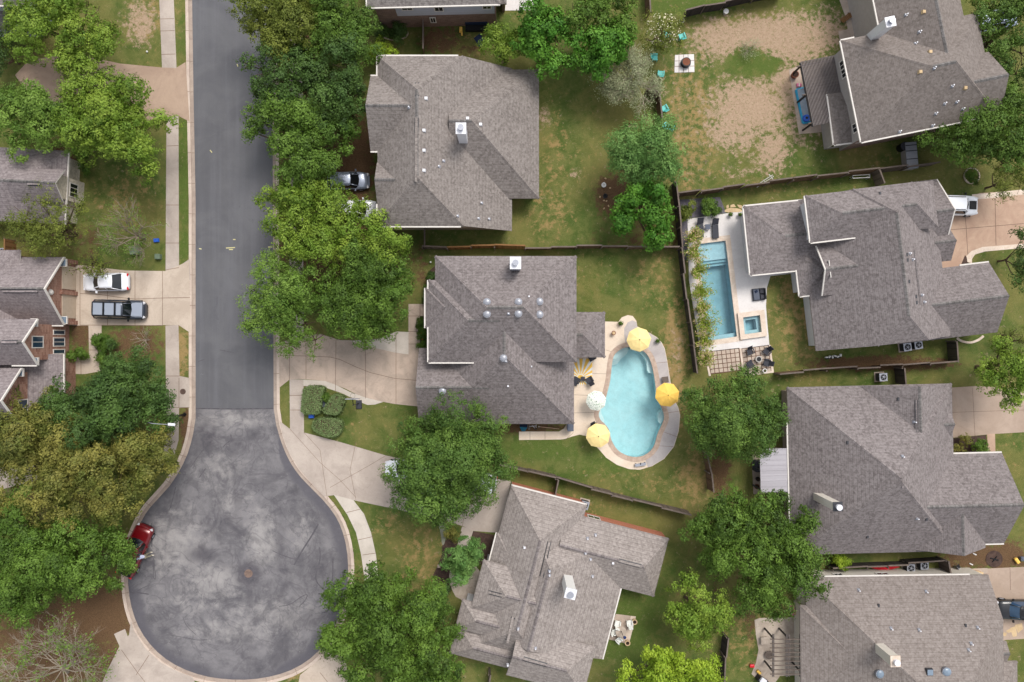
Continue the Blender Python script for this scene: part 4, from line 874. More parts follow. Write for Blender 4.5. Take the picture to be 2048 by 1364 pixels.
# ---------------------------------------------------------------- fences
def fence(pts,mats,label,h=1.85,step=.18,lean=.0,seed=1,rails=True,group=None):
    rg=random.Random(seed); q=WL(pts); r=empty('fence',(*q[0],.12),0,label,'fence',group)
    mats=mats if isinstance(mats,list) else [mats]
    segs=[]; 
    for a,b in zip(q,q[1:]):
        L=math.hypot(b[0]-a[0],b[1]-a[1]); n=max(1,round(L/2.6))
        for i in range(n):
            segs.append(((a[0]+(b[0]-a[0])*i/n,a[1]+(b[1]-a[1])*i/n),(a[0]+(b[0]-a[0])*(i+1)/n,a[1]+(b[1]-a[1])*(i+1)/n)))
    for i,(a,b) in enumerate(segs):
        mt=mats[min(len(mats)-1,int(i*len(mats)/len(segs)))]
        dx,dy=b[0]-a[0],b[1]-a[1]; L=math.hypot(dx,dy); ex,ey=-dy/L,dx/L
        off=rg.uniform(-1,1)*step; ln=(rg.uniform(-.5,1)*.16)+lean; hh=h+rg.uniform(-.12,.08)
        mb=MB(); th=.05
        np_=max(2,int(L/.16))
        for k in range(np_):
            t0,t1=k/np_,(k+.93)/np_; hk=hh+rg.uniform(-.02,.02)
            P=[]
            for z,l in ((.10,0),(.10+hk,ln)):
                for t,s_ in ((t0,0),(t1,0),(t1,th),(t0,th)):
                    P.append((a[0]+dx*t+ex*(off*.4+l+s_),a[1]+dy*t+ey*(off*.4+l+s_),z))
            u=k*.14
            mb.add(P,[(0,1,5,4),(1,2,6,5),(2,3,7,6),(3,0,4,7),(4,5,6,7)],0,[[(u+.01,0),(u+.13,0),(u+.13,1.8),(u+.01,1.8)]]*5)
        p=mb.build('panel',[mt],r)
        mb=MB(); mb.add([(a[0]+ex*(off*.4+ln-.04),a[1]+ey*(off*.4+ln-.04),.1+hh+.0),(b[0]+ex*(off*.4+ln-.04),b[1]+ey*(off*.4+ln-.04),.1+hh),(b[0]+ex*(off*.4+ln+.1),b[1]+ey*(off*.4+ln+.1),.1+hh),(a[0]+ex*(off*.4+ln+.1),a[1]+ey*(off*.4+ln+.1),.1+hh)],[(0,1,2,3)],0,[[(0,0),(.1,0),(.1,.1),(0,.1)]])
        mb.add([(x,y,z+.035) for x,y,z in mb.v],[(0,1,2,3)],0,[[(0.05,0),(.1,0),(.1,.1),(0.05,.1)]])
        if rails: mb.build('top_rail',['wood_post' if 'orange' not in mt else 'fence_orange'],p)
        mb=MB(); mb.box(a[0]+ex*(off*.4-.08),a[1]+ey*(off*.4-.08),.1,.1,.1,hh+.02,math.atan2(dy,dx)); mb.build('post',['wood_post'],r)
    return r
fence([(848,457),(848,499),(896,501)],'fence_grey','short grey L-shaped wooden fence below the big two-storey house',1.7,seed=2)
fence([(897,499),(990,497),(1050,499)],['fence_orange'],'newer orange-brown wooden fence along the top edge of the central house',1.8,seed=3)
fence([(1050,499),(1200,498),(1352,497)],'fence_brown','weathered brown wooden fence across the lawn between the two back gardens in the middle',1.8,seed=4)
fence([(1343,372),(1349,420),(1356,500),(1368,600),(1380,690),(1387,745)],'fence_black','dark stained wooden fence behind the feathery plants of the rectangular pool',2.0,.1,-.1,seed=5)
fence([(1350,396),(1480,378),(1620,360),(1742,347)],'fence_brown','long brown wooden fence below the bare sandy back garden',1.8,seed=6)
fence([(1742,347),(1752,374)],'fence_grey','short grey fence return touching the roof of the white-gabled house',1.8,0,seed=7)
fence([(1745,347),(1800,340),(1862,331)],'fence_grey','grey fence stretch below the grey sheds of the brown-roofed corner house',1.7,seed=8)
fence([(998,924),(1055,938),(1110,951),(1180,972),(1260,992),(1375,1020)],['fence_grey'],'long slanting grey wooden fence below the freeform pool garden',1.75,.3,seed=9)
fence([(1114,953),(1108,984)],'fence_grey','short grey fence piece from the slanting fence to the bottom centre house',1.7,0,seed=10)
fence([(1403,900),(1412,940),(1416,978)],'fence_brown','worn brown fence between the two big round trees right of the freeform pool',1.7,seed=11)
fence([(1288,190),(1311,196),(1316,246)],'fence_brown','old brown fence bit under the pale leafless tree',1.7,.05,seed=12)
fence([(848,44),(848,111)],'fence_brown','narrow brown fence from the brick wall down to the big two-storey house',1.75,.02,seed=13)
fence([(1362,36),(1400,26),(1440,20),(1500,6),(1560,-6)],'fence_black','dark stained fence at the top of the sandy back garden',1.9,.2,-.1,seed=14)
fence([(1548,747),(1640,739),(1700,735),(1788,731),(1895,722)],'fence_brown','brown fence between the white-gabled house and the broad grey-roofed house',1.75,seed=15)
fence([(1893,682),(1896,724)],'fence_black','short dark fence closing the narrow side yard below the white-gabled house',1.7,0,seed=16)
fence([(1788,735),(1791,768)],'fence_black','short dark fence beside the lone air conditioner',1.7,0,seed=17)
fence([(1652,1128),(1720,1124),(1800,1121),(1876,1116)],'fence_black','dark fence in the narrow gap above the red kayak',1.7,.35,.05,seed=18)
fence([(1874,1112),(1880,1146)],'fence_grey','short fence with a pale cap right of the two air conditioners by the kayak',1.8,0,seed=19)
fence([(1444,1262),(1440,1300),(1438,1352)],'fence_black','dark narrow fence near the lower edge beside the yellow-green tree',1.7,.15,seed=20)
fence([(980,1335),(974,1375)],'fence_grey','grey fence at the bottom edge left of the bottom centre house',1.7,0,seed=21)
fence([(32,482),(32,512)],'fence_orange','small orange-brown fence between the two left edge houses',1.8,0,seed=22)
fence([(1288,-20),(1291,40)],'fence_brown','brown fence at the top edge left of the white-flowering tree',1.7,.05,seed=23)
# ---------------------------------------------------------------- vegetation
def leaves(cent,nrm,size,rs,asp=.55):
    n=len(cent); size=size*.78; a=rs.normal(size=(n,3)); t=np.cross(nrm,a); t/=np.linalg.norm(t,axis=1,keepdims=True)+1e-9
    b=np.cross(nrm,t); s=size*rs.uniform(.5,1.5,(n,1)); h=s*asp
    V=np.stack([cent-t*s*.5,cent-b*h*.5+nrm*s*.06,cent+t*s*.5,cent+b*h*.5+nrm*s*.06],1).reshape(-1,3)
    return V
def leafmesh(name,V,tint,mat,parent,origin,mi=None):
    n=len(V)//4; me=bpy.data.meshes.new(name); V=V-np.array(origin)
    me.vertices.add(n*4); me.vertices.foreach_set('co',V.astype(np.float32).ravel())
    me.loops.add(n*4); me.loops.foreach_set('vertex_index',np.arange(n*4,dtype=np.int32))
    me.polygons.add(n); me.polygons.foreach_set('loop_start',np.arange(0,n*4,4,dtype=np.int32)); 
    me.update(calc_edges=True)
    at=me.attributes.new('tint','FLOAT','FACE'); at.data.foreach_set('value',tint.astype(np.float32))
    for m_ in (mat if isinstance(mat,list) else [mat]): me.materials.append(M[m_])
    if mi is not None: me.polygons.foreach_set('material_index',mi.astype(np.int32))
    me.validate()
    o=bpy.data.objects.new(name,me); S.collection.objects.link(o); o.parent=parent; return o
def rootz(z=.12): return z
SEED=[100]
def tree(label,cat,lobes,mat,zc=5.,leaf=.24,dens=1.,puff=.5,bark='bark',base=None,group=None,flat=.8,bare=0.,name='tree',extra=None,trunk=.2,gap=.12,limbs=True):
    SEED[0]+=1; rs=np.random.RandomState(SEED[0]); rg=random.Random(SEED[0])
    Ls=[(*W(x,y,zc),r/K*(1-zc/H)*1.24) for x,y,r,*_ in lobes for dz in (0,)]
    tx,ty=(W(*base) if base else (sum(l[0]*l[2]**2 for l in Ls)/sum(l[2]**2 for l in Ls),sum(l[1]*l[2]**2 for l in Ls)/sum(l[2]**2 for l in Ls)))
    root=empty(name,(tx,ty,.1),0,label,cat,group)
    cs=[];ns=[];ti=[]
    cen=[]
    for li,(cx,cy,r) in enumerate(Ls):
        cz=zc+rs.uniform(-.5,.6)*(1 if r>2 else .3); rz=r*flat
        cen.append((cx,cy,cz,r))
    for li,(cx,cy,cz,r) in enumerate(cen):
        rz=r*flat
        # sub-clumps give the crown its lumpy outline
        nb=max(4,int(7*(r/2.5)**1.6))
        sub=[]
        for _ in range(nb):
            th=rs.uniform(0,2*math.pi); ph=math.asin(rs.uniform(-.15,1)); q=rs.uniform(.4,.9)
            sub.append((cx+r*q*math.cos(ph)*math.cos(th),cy+r*q*math.cos(ph)*math.sin(th),cz+rz*q*math.sin(ph),r*rs.uniform(.2,.42)+.25))
        sub.append((cx,cy,cz+rz*.1,r*.5))
        for (sx,sy,sz,sr) in sub:
            lift=rs.uniform(-.7,.7)*sr
            npf=max(3,int(3.0*sr*sr/(puff*puff)*dens*(1-bare)*1.45))
            d=rs.normal(size=(npf,3)); d/=np.linalg.norm(d,axis=1,keepdims=True); d[:,2]=np.abs(d[:,2])*.95-.12
            rad=rs.uniform(.55,1.08,(npf,1))**.7
            pc=np.array([sx,sy,sz+lift])+d*rad*sr*np.array([1,1,1.0])
            ctint=rs.uniform(.05,.9)
            for k in range(npf):
                nl=int(rs.uniform(24,42)*dens**.3)
                e=rs.normal(size=(nl,3)); e/=np.linalg.norm(e,axis=1,keepdims=True); e[:,2]=e[:,2]*.7+.25
                pr=puff*rs.uniform(.6,1.15)
                c=pc[k]+e*pr*rs.uniform(.3,1.,(nl,1)); nn=e*.55+d[k]*.95+rs.normal(size=(nl,3))*.36+np.array([0,0,.15]); nn/=np.linalg.norm(nn,axis=1,keepdims=True)+1e-9
                cs.append(c); ns.append(nn); ti.append(np.clip(ctint+rs.uniform(-.22,.22)+rs.normal(0,.13,nl)+.25*(e[:,2]-.2),0,1))  # tint also rises towards each puff's top: light put into leaf colour
    if cs:
        C=np.vstack(cs); Nn=np.vstack(ns); T=np.concatenate(ti)
        zmin=.9; C[:,2]=np.maximum(C[:,2],zmin)
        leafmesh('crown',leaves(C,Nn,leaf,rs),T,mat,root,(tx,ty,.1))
    mb=MB()
    zt=zc*.45; mb.tube([(tx,ty,.0),(tx+.1,ty,zt*.5),(tx,ty+.08,zt)],[trunk*1.35,trunk,trunk*.85],8)
    if limbs:
        for (cx,cy,cz,r) in cen:
            m1=((tx+cx)/2+rg.uniform(-.3,.3),(ty+cy)/2+rg.uniform(-.3,.3),(zt+cz)/2-.1)
            mb.tube([(tx,ty,zt*.8),m1,(cx,cy,cz)],[trunk*.7,trunk*.45,trunk*.2],6)
            for _ in range(5):
                a=rg.uniform(0,6.28); mb.tube([(cx,cy,cz-.2),(cx+math.cos(a)*r*.45,cy+math.sin(a)*r*.45,cz+.25),(cx+math.cos(a)*r*.6,cy+math.sin(a)*r*.6,cz+r*flat*.3)],[trunk*.25,trunk*.14,.02],4)
    mb.build('trunk',[bark],root)
    return root
def baretree(label,cat,c,r,zc,bark,mat,nleaf,leaf=.16,base=None,depth=4,n0=9,name='tree',group=None,trunk=.14,up=.75,tw=1.0):
    SEED[0]+=1; rs=np.random.RandomState(SEED[0]); rg=random.Random(SEED[0])
    cx,cy=W(*c,zc); r=r/K*(1-zc/H); tx,ty=W(*base) if base else (cx,cy)
    root=empty(name,(tx,ty,.1),0,label,cat,group); mb=MB(); tips=[]
    top=(tx*.7+cx*.3,ty*.7+cy*.3,zc*.4); mb.tube([(tx,ty,0),top],[trunk*1.3,trunk],7)
    def grow(p,d,L,rad,k):
        q=p+d*L*.5+Vector((rg.uniform(-1,1),rg.uniform(-1,1),rg.uniform(-.3,.5)))*L*.08; e=p+d*L
        mb.tube([p,q,e],[rad,rad*.8,rad*.55],4 if k>1 else 3)
        tips.append(e); tips.append(q)
        if k==0: return
        for _ in range(rg.randint(3,4)):
            v=(d+Vector((rg.gauss(0,.55),rg.gauss(0,.55),rg.gauss(.02,.3)))).normalized()
            st=p.lerp(e,rg.uniform(.35,1)); grow(st,v,L*rg.uniform(.5,.78),rad*.55,k-1)
    for i in range(n0):
        a=2*math.pi*i/n0+rg.uniform(-.3,.3); v=Vector((math.cos(a),math.sin(a),rg.uniform(.25,up))); v.normalize()
        tgt=Vector((cx,cy,zc))+Vector((math.cos(a),math.sin(a),0))*r*.45; d=(tgt-Vector(top)).normalized()
        grow(Vector(top),(d+v*.6).normalized(),r*rg.uniform(.42,.58),trunk*.5*tw,depth-1)
    mb.build('branches',[bark],root)
    if nleaf:
        tp=np.array([tuple(t) for t in tips]); idx=rs.randint(0,len(tp),nleaf); ncl=max(1,nleaf//14); cl=rs.randint(0,len(tp),ncl)
        C=tp[cl[rs.randint(0,ncl,nleaf)]]+rs.normal(0,.22,(nleaf,3)); N_=rs.normal(size=(nleaf,3)); N_[:,2]+=1.2; N_/=np.linalg.norm(N_,axis=1,keepdims=True)
        leafmesh('foliage',leaves(C,N_,leaf,rs),rs.uniform(.2,.9,nleaf),mat,root,(tx,ty,.1))
    return root
T=tree
T('wide bright green tree over the brown driveway at the top left','tree',[(80,55,58),(170,40,60),(150,100,50),(60,45,40),(215,75,42),(110,20,45),(200,110,30),(45,60,25)],'leaf_bright',5.,dens=.8)
T('dark green dense shrub at the left edge below the pale blue house','shrub',[(12,98,34),(5,125,28)],'leaf_dark',2.2,leaf=.2,name='shrub')
T('olive green tree at the left edge between the brown driveway and the grey roof','tree',[(60,232,58),(110,262,46),(25,215,36),(90,210,40),(60,275,36),(130,225,28),(75,190,20)],'leaf_feather',5.)
T('bright yellow-green tree overhanging the left sidewalk below the brown driveway','tree',[(200,205,55),(258,235,66),(290,300,50),(170,262,45),(225,290,45),(310,245,32),(255,185,35),(215,245,50),(300,340,22),(145,200,25)],'leaf_bright',5.5)
T('thin olive tree over the grey roof edge beside the leafless shrub at the left','tree',[(100,440,58),(50,435,34),(150,415,30),(90,485,40),(130,470,36),(60,480,34)],'leaf_olive',4.6,dens=.55,leaf=.18,bare=.1)
baretree('nearly leafless pale-branched tree on the lawn above the white sedan','tree',(248,465),85,4.2,'bark_grey','leaf_feather',1700)
baretree('low leafy brown twigs over the white sedan at the left garage','tree',(200,548),50,3.4,'bark','leaf_olive',900,.2,base=(185,520),depth=3,n0=6)
T('large dark green tree covering the left sidewalk above the street lamp','tree',[(245,770,62),(190,805,66),(300,780,45),(150,830,48),(262,838,55),(320,810,36),(205,850,50),(290,730,25),(130,800,30),(335,835,20),(230,735,28)],'leaf_dark',5.5)
T('golden olive tree left of the cul-de-sac, the yellowest of the left trees','tree',[(55,860,66),(150,905,70),(245,915,56),(318,905,38),(210,975,58),(115,975,52),(25,815,42),(300,950,32),(60,930,40),(340,935,18),(235,1015,30),(100,820,34),(30,1000,24),(160,1020,35),(330,870,20)],'leaf_gold',5.5)
T('rounded green tree at the left edge beside the red pickup truck','tree',[(55,1055,66),(150,1085,66),(218,1110,38),(75,1160,62),(185,1150,46),(15,1195,46),(120,1130,50),(20,1110,48),(60,1215,30),(140,1035,36),(225,1075,30),(235,1160,16),(252,1120,16),(240,1085,18),(264,1128,14)],'leaf_mid',5.)
baretree('large leafless tree with scattered lime leaf tufts in the lower left corner','tree',(120,1305),150,5.,'twig_grey','leaf_feather',3200,.24,base=(135,1345),depth=5,n0=14)
baretree('small bare grey shrub left of the round clipped bushes by the front path','shrub',(282,680),38,1.6,'twig_grey','leaf_olive',60,.14,depth=3,n0=9,name='shrub',trunk=.05)
for k,(x,y,r) in enumerate([(203,676,11),(203,692,12),(205,708,12),(209,722,12)]):
    T(['uppermost','second from top','third from top','lowest'][k]+' of the four round clipped bushes by the front path on the left','bush',[(x,y,r)],'leaf_mid',.6,leaf=.12,puff=.2,name='bush',flat=.9,group='round clipped bushes by the front path',limbs=False,trunk=.04)
T('loose green shrub right of the round clipped bushes','shrub',[(225,690,16),(232,715,18)],'leaf_dark',.7,leaf=.16,puff=.3,name='shrub',dens=.5,limbs=False,trunk=.04)
T('small dark shrub against the brick wall by the front path','shrub',[(158,705,14)],'leaf_mid',.8,leaf=.15,puff=.25,name='shrub',limbs=False,trunk=.04)
T('small green shrub beside the corner of the grey-roofed left house','shrub',[(165,318,18),(170,340,10)],'leaf_mid',1.,leaf=.16,puff=.3,name='shrub',limbs=False,trunk=.04)
T('olive-green tree at the top edge right of the street','tree',[(560,40,64),(515,18,38),(605,58,48),(545,85,42),(600,5,45),(585,100,32),(500,60,16)],'leaf_olive',5.5)
T('tall green tree at the top right of the street row, beside the brick wall','tree',[(690,45,52),(720,85,34),(652,85,45),(655,12,42),(700,105,36),(730,50,24),(680,10,36)],'leaf_mid',6.)
T('dark green tree leaning over the street, second of the street row','tree',[(605,150,52),(545,145,40),(652,170,42),(575,185,36),(520,170,18),(610,115,38),(500,130,14)],'leaf_dark',5.5)
T('dark tree touching the left gable of the big two-storey house','tree',[(690,200,44),(660,228,42),(712,175,30),(698,240,32),(640,250,32),(725,215,20),(700,140,40)],'leaf_dark',6.)
T('dense green street tree right above the silver car','tree',[(588,250,54),(622,298,56),(525,242,34),(558,222,42),(648,328,40),(588,345,38),(655,280,36),(505,265,16),(690,268,28),(560,290,25),(690,300,16),(640,365,22)],'leaf_mid',5.5)
T('small lime-green bush above the top left corner of the big two-storey house','bush',[(775,100,22),(752,112,14)],'leaf_lime',1.6,leaf=.16,puff=.3,name='bush',limbs=False,trunk=.05)
T('dark round shrub in a stone-edged bed against the brick wall at the top','shrub',[(788,66,20),(770,68,12),(802,64,12)],'leaf_dark',.9,leaf=.16,puff=.3,name='shrub',limbs=False,trunk=.05)
T('bright green street tree below the parked cars','tree',[(578,420,44),(640,435,60),(698,418,42),(600,478,44),(690,478,50),(560,400,28),(610,395,35),(640,490,40),(590,450,40),(535,400,16),(665,400,30)],'leaf_bright',5.5)
T('bright tree tip reaching towards the short L-shaped grey fence','tree',[(760,478,44),(790,500,32),(725,500,40),(750,450,24)],'leaf_bright',5.3)
T('large green tree in the front garden of the central house','tree',[(735,560,58),(700,600,56),(778,548,42),(720,640,50),(785,610,40),(665,622,46),(760,655,26),(810,580,22),(730,520,36),(655,570,38),(725,675,22),(800,540,24)],'leaf_mid',5.8)
T('feathery light green tree hanging over the street left of the central house','tree',[(560,585,60),(530,640,42),(600,650,48),(515,590,34),(570,545,42),(620,600,44),(630,680,32),(580,690,28),(500,650,20),(610,555,34),(555,630,48)],'leaf_feather',5.,dens=.75,leaf=.2)
T('large dark oak over the driveway below the central house','tree',[(900,895,76),(845,945,60),(950,930,58),(875,852,46),(965,860,42),(870,990,48),(940,975,44),(815,905,32),(985,925,28),(905,950,62),(925,1000,28),(985,885,26),(955,825,20),(835,860,28),(890,1020,20)],'leaf_oak',5.2,leaf=.22)
T('largest green tree, at the bottom edge right of the cul-de-sac','tree',[(780,1245,76),(700,1195,46),(848,1200,46),(715,1290,52),(855,1285,42),(790,1335,56),(885,1240,32),(755,1170,32),(720,1345,36),(840,1345,50),(672,1255,26),(800,1180,38),(900,1265,20),(880,1350,36),(668,1290,22),(745,1230,50)],'leaf_mid',5.2,leaf=.26)
T('small feathery green tree beside the curved garden bed of the bottom centre house','tree',[(925,1112,30),(940,1125,24),(915,1140,20),(945,1098,16),(900,1130,14),(935,1150,14)],'leaf_soft',3.2,leaf=.2,puff=.35)
T('little shrub between the biggest bottom tree and the lower left gables','shrub',[(890,1185,16),(880,1205,12)],'leaf_soft',1.2,leaf=.18,puff=.3,name='shrub',dens=.6,limbs=False,trunk=.05)
T('dense round dark green tree right of the freeform pool','tree',[(1465,828,66),(1410,800,38),(1518,832,42),(1452,888,38),(1500,882,38),(1395,850,32),(1435,770,30),(1485,770,30),(1540,845,26),(1405,885,26),(1430,840,50),(1490,905,24),(1375,790,14)],'leaf_oak',4.8,leaf=.22)
T('large green two-lobed tree between the bottom centre house and the broad grey-roofed house','tree',[(1448,1035,50),(1540,1045,56),(1590,1105,48),(1480,1105,50),(1560,1165,58),(1620,1160,32),(1500,1200,38),(1425,1075,32),(1400,1035,26),(1520,1130,50),(1600,1060,32),(1540,1210,32),(1470,1000,32),(1620,1120,26),(1385,1060,18),(1430,1120,26),(1500,1060,44),(1535,1090,40)],'leaf_mid',5.5)
T('round yellow-green tree below the two-lobed tree','tree',[(1390,1210,46),(1420,1240,38),(1368,1240,34),(1368,1170,24),(1400,1265,24),(1345,1215,18),(1440,1215,22)],'leaf_bright',4.6)
T('lime yellow-green tree at the bottom edge','tree',[(1310,1340,46),(1378,1345,40),(1255,1350,28),(1420,1350,32),(1325,1310,28),(1290,1360,36),(1345,1330,34)],'leaf_lime',4.8,leaf=.28)
T('soft round blue-green tree in the middle back garden','tree',[(1297,313,62),(1262,300,40),(1330,300,32),(1330,345,32),(1275,345,32),(1300,272,24),(1248,325,28),(1290,335,44),(1268,365,26),(1345,325,20),(1300,350,36)],'leaf_soft',4.5,leaf=.2)
T('deep green broad-leaved tree just below the soft round tree','tree',[(1283,418,42),(1302,465,28),(1255,428,26),(1310,410,26),(1285,385,26),(1310,490,14),(1245,395,18)],'leaf_maple',4.2,leaf=.34)
T('deep green broad-leaved tree above the lawn right of the big two-storey house','tree',[(1075,60,40),(1095,110,38),(1055,95,32),(1110,70,32),(1090,35,28),(1060,50,22),(1110,130,18)],'leaf_maple',5.,leaf=.32)
T('deep green broad-leaved tree left of the pale leafless tree','tree',[(1210,90,44),(1175,130,32),(1225,65,28),(1175,85,30),(1240,110,22),(1150,120,20)],'leaf_maple',4.6,leaf=.32)
T('dark feathery tree at the top edge behind the broad-leaved pair','tree',[(1190,25,46),(1230,40,38),(1150,35,34),(1260,20,28),(1250,70,20)],'leaf_mid',5.)
T('light olive-green round tree beside the dark blue mat at the top','tree',[(1008,90,34),(990,75,18),(1025,105,20),(1005,115,18),(1030,75,18)],'leaf_bright',3.8,leaf=.24)
t=T('small tree with creamy white blossom near the turquoise chairs','tree',[(1322,55,34),(1305,80,20),(1345,80,18),(1320,95,14),(1345,50,18)],'leaf_olive',3.,leaf=.18,dens=.7)
rs=np.random.RandomState(5)
def blossoms(root,c,rr,zc,n,mat,size,name='blossom'):
    x,y=W(*c,zc); r=rr/K; d=rs.normal(size=(n,3)); d/=np.linalg.norm(d,axis=1,keepdims=True); d[:,2]=np.abs(d[:,2])
    C=np.array([x,y,zc])+d*r*np.array([1.,1.,.75])*rs.uniform(.9,1.12,(n,1)); leafmesh(name,leaves(C,d+np.array([0,0,.3]),size,rs,.9),rs.uniform(0,1,n),mat,root,(root.location.x,root.location.y,root.location.z))
blossoms(t,(1325,62),33,3.,230,'flower_white',.13)
baretree('pale greenish almost leafless tree with fine branches in the top middle','tree',(1255,170),78,4.5,'bark_pale','leaf_pale',17000,.14,base=(1262,160),depth=5,n0=13)
T('dark sparse tree in the top right corner over the parked car','tree',[(2005,40,42),(2042,108,46),(1995,105,36),(2030,150,38),(1965,60,30),(2048,20,44),(1985,20,38),(1955,25,26)],'leaf_oak',5.,dens=.75)
T('green tree at the right edge below the brown-roofed corner house','tree',[(1990,245,66),(1905,278,48),(2028,262,42),(1930,308,34),(2010,205,34),(1880,255,20),(1865,285,24),(2035,310,26),(1960,290,44),(2000,320,24)],'leaf_mid',5.,dens=.9)
T('small yellowish tree at the right edge above the stone-edged driveway','tree',[(2020,350,30),(1990,340,22),(2040,375,26),(2005,385,22)],'leaf_olive',3.6,dens=.8,leaf=.17,trunk=.09)
T('dark conifer at the right edge beside the tan driveway','tree',[(2040,500,26),(2048,470,20),(2040,535,26),(2040,560,18)],'leaf_dark',3.5,leaf=.2,trunk=.09)
T('bright green tree at the right edge above the brown driveway','tree',[(2005,735,44),(2030,770,32),(1975,745,26),(2040,710,28),(2000,700,26),(2020,800,16)],'leaf_bright',4.5)
T('small olive shrub just above the bright right edge tree','shrub',[(2020,668,18),(2040,680,14)],'leaf_olive',2.2,leaf=.16,dens=.5,name='shrub')
T('small round shrub inside the ring of stones at the right','shrub',[(1943,353,12)],'leaf_mid',.7,leaf=.14,puff=.25,name='shrub',limbs=False,trunk=.04)
T('yellow-green shrub in the gravel bed left of the sun loungers','shrub',[(1373,420,16),(1366,430,10)],'leaf_olive',1.,leaf=.18,puff=.3,name='shrub',limbs=False,trunk=.04)
T('bright green low shrub in the gravel bed above the sun loungers','shrub',[(1426,406,14),(1414,418,10),(1432,420,9)],'leaf_mid',.7,leaf=.18,puff=.3,name='shrub',limbs=False,trunk=.04)
T('small green shrub in the narrow gap left of the dark fence above the kayak','shrub',[(1672,1118,14),(1686,1120,10)],'leaf_lime',1.,leaf=.16,puff=.25,name='shrub',limbs=False,trunk=.04)
T('leafy shrub with orange flowers in the bed by the broad house entrance','shrub',[(1925,885,12),(1908,900,8)],'leaf_gold',.7,leaf=.15,puff=.25,name='shrub',limbs=False,trunk=.04,dens=.6)
t=T('green shrub with pale flowers at the right end of the entrance bed','shrub',[(1958,890,12),(1968,900,9)],'leaf_mid',.8,leaf=.15,puff=.25,name='shrub',limbs=False,trunk=.04)
blossoms(t,(1968,900),9,.8,60,'flower_white',.12)
T('dark green planting in the narrow bed at the upper left corner of the central house','shrub',[(864,555,8),(862,572,8),(855,590,7),(852,600,7)],'leaf_dark',.6,leaf=.14,puff=.22,name='shrub',limbs=False,trunk=.03)
t=T('green and orange flowering bed plants beside the tan front walk','shrub',[(847,643,7),(846,657,8),(847,672,8),(846,690,7),(848,702,6)],'leaf_mid',.5,leaf=.14,puff=.22,name='shrub',limbs=False,trunk=.03)
blossoms(t,(846,672),7,.6,60,'flower_orange',.16)
T('reddish low shrub beside the concrete path of the bottom centre house','shrub',[(905,1062,12),(912,1076,9)],'leaf_gold',.6,leaf=.15,puff=.25,name='shrub',limbs=False,trunk=.03,dens=.6)
# clipped hedges: outline in photo px, height
def hedge(poly,h,label):
    SEED[0]+=1; rs=np.random.RandomState(SEED[0]); P=smoothpoly(WL(poly,h),1); xs=[p[0] for p in P]; ys=[p[1] for p in P]
    cx,cy=sum(xs)/len(xs),sum(ys)/len(ys); r=empty('clipped_hedge',(cx,cy,.12),0,label,'hedge')
    mb=MB(); mb.prism(offset(P,-.22),.1,h-.14,0); mb.build('branches',['bark'],r)
    n=int((max(xs)-min(xs))*(max(ys)-min(ys))*420); X=rs.uniform(min(xs),max(xs),n); Y=rs.uniform(min(ys),max(ys),n); k=inpoly(X,Y,P); X,Y=X[k],Y[k]
    Z=h+rs.normal(0,.05,len(X))+.06*np.sin(X*5)*np.cos(Y*6); C=[np.stack([X,Y,Z],1)]; N_=[np.tile([0,0,1.],(len(X),1))+rs.normal(0,.45,(len(X),3))]
    for i in range(len(P)):
        a,b=P[i],P[(i+1)%len(P)]; L=math.hypot(b[0]-a[0],b[1]-a[1]); m_=int(L*h*300); t=rs.uniform(0,1,m_)
        nx,ny=(b[1]-a[1])/max(L,1e-6),-(b[0]-a[0])/max(L,1e-6)
        C.append(np.stack([a[0]+(b[0]-a[0])*t+rs.normal(0,.05,m_),a[1]+(b[1]-a[1])*t+rs.normal(0,.05,m_),rs.uniform(.15,h,m_)],1)); N_.append(np.array([nx,ny,.2])+rs.normal(0,.45,(m_,3)))
    C=np.vstack(C); N_=np.vstack(N_); N_/=np.linalg.norm(N_,axis=1,keepdims=True)
    leafmesh('foliage',leaves(C,N_,.13,rs,.6),rs.uniform(0,1,len(C)),'leaf_hedge',r,(cx,cy,.12))
hedge([(607,772),(648,772),(647,784),(644,800),(641,826),(628,829),(601,828),(603,800)],1.1,'square clipped grey-green hedge, left one of the pair at the driveway mouth')
hedge([(672,787),(690,793),(689,805),(680,828),(664,831),(643,825),(650,810),(662,792)],1.0,'slanted clipped grey-green hedge right of the square one')
hedge([(626,840),(645,835),(670,836),(685,842),(684,862),(672,875),(655,875),(632,866),(623,855)],.9,'rounded clipped grey-green hedge below the other two')
T('tiny round green bush between the two upper clipped hedges','bush',[(656,793,6)],'leaf_mid',.4,leaf=.1,puff=.15,name='bush',limbs=False,trunk=.03)
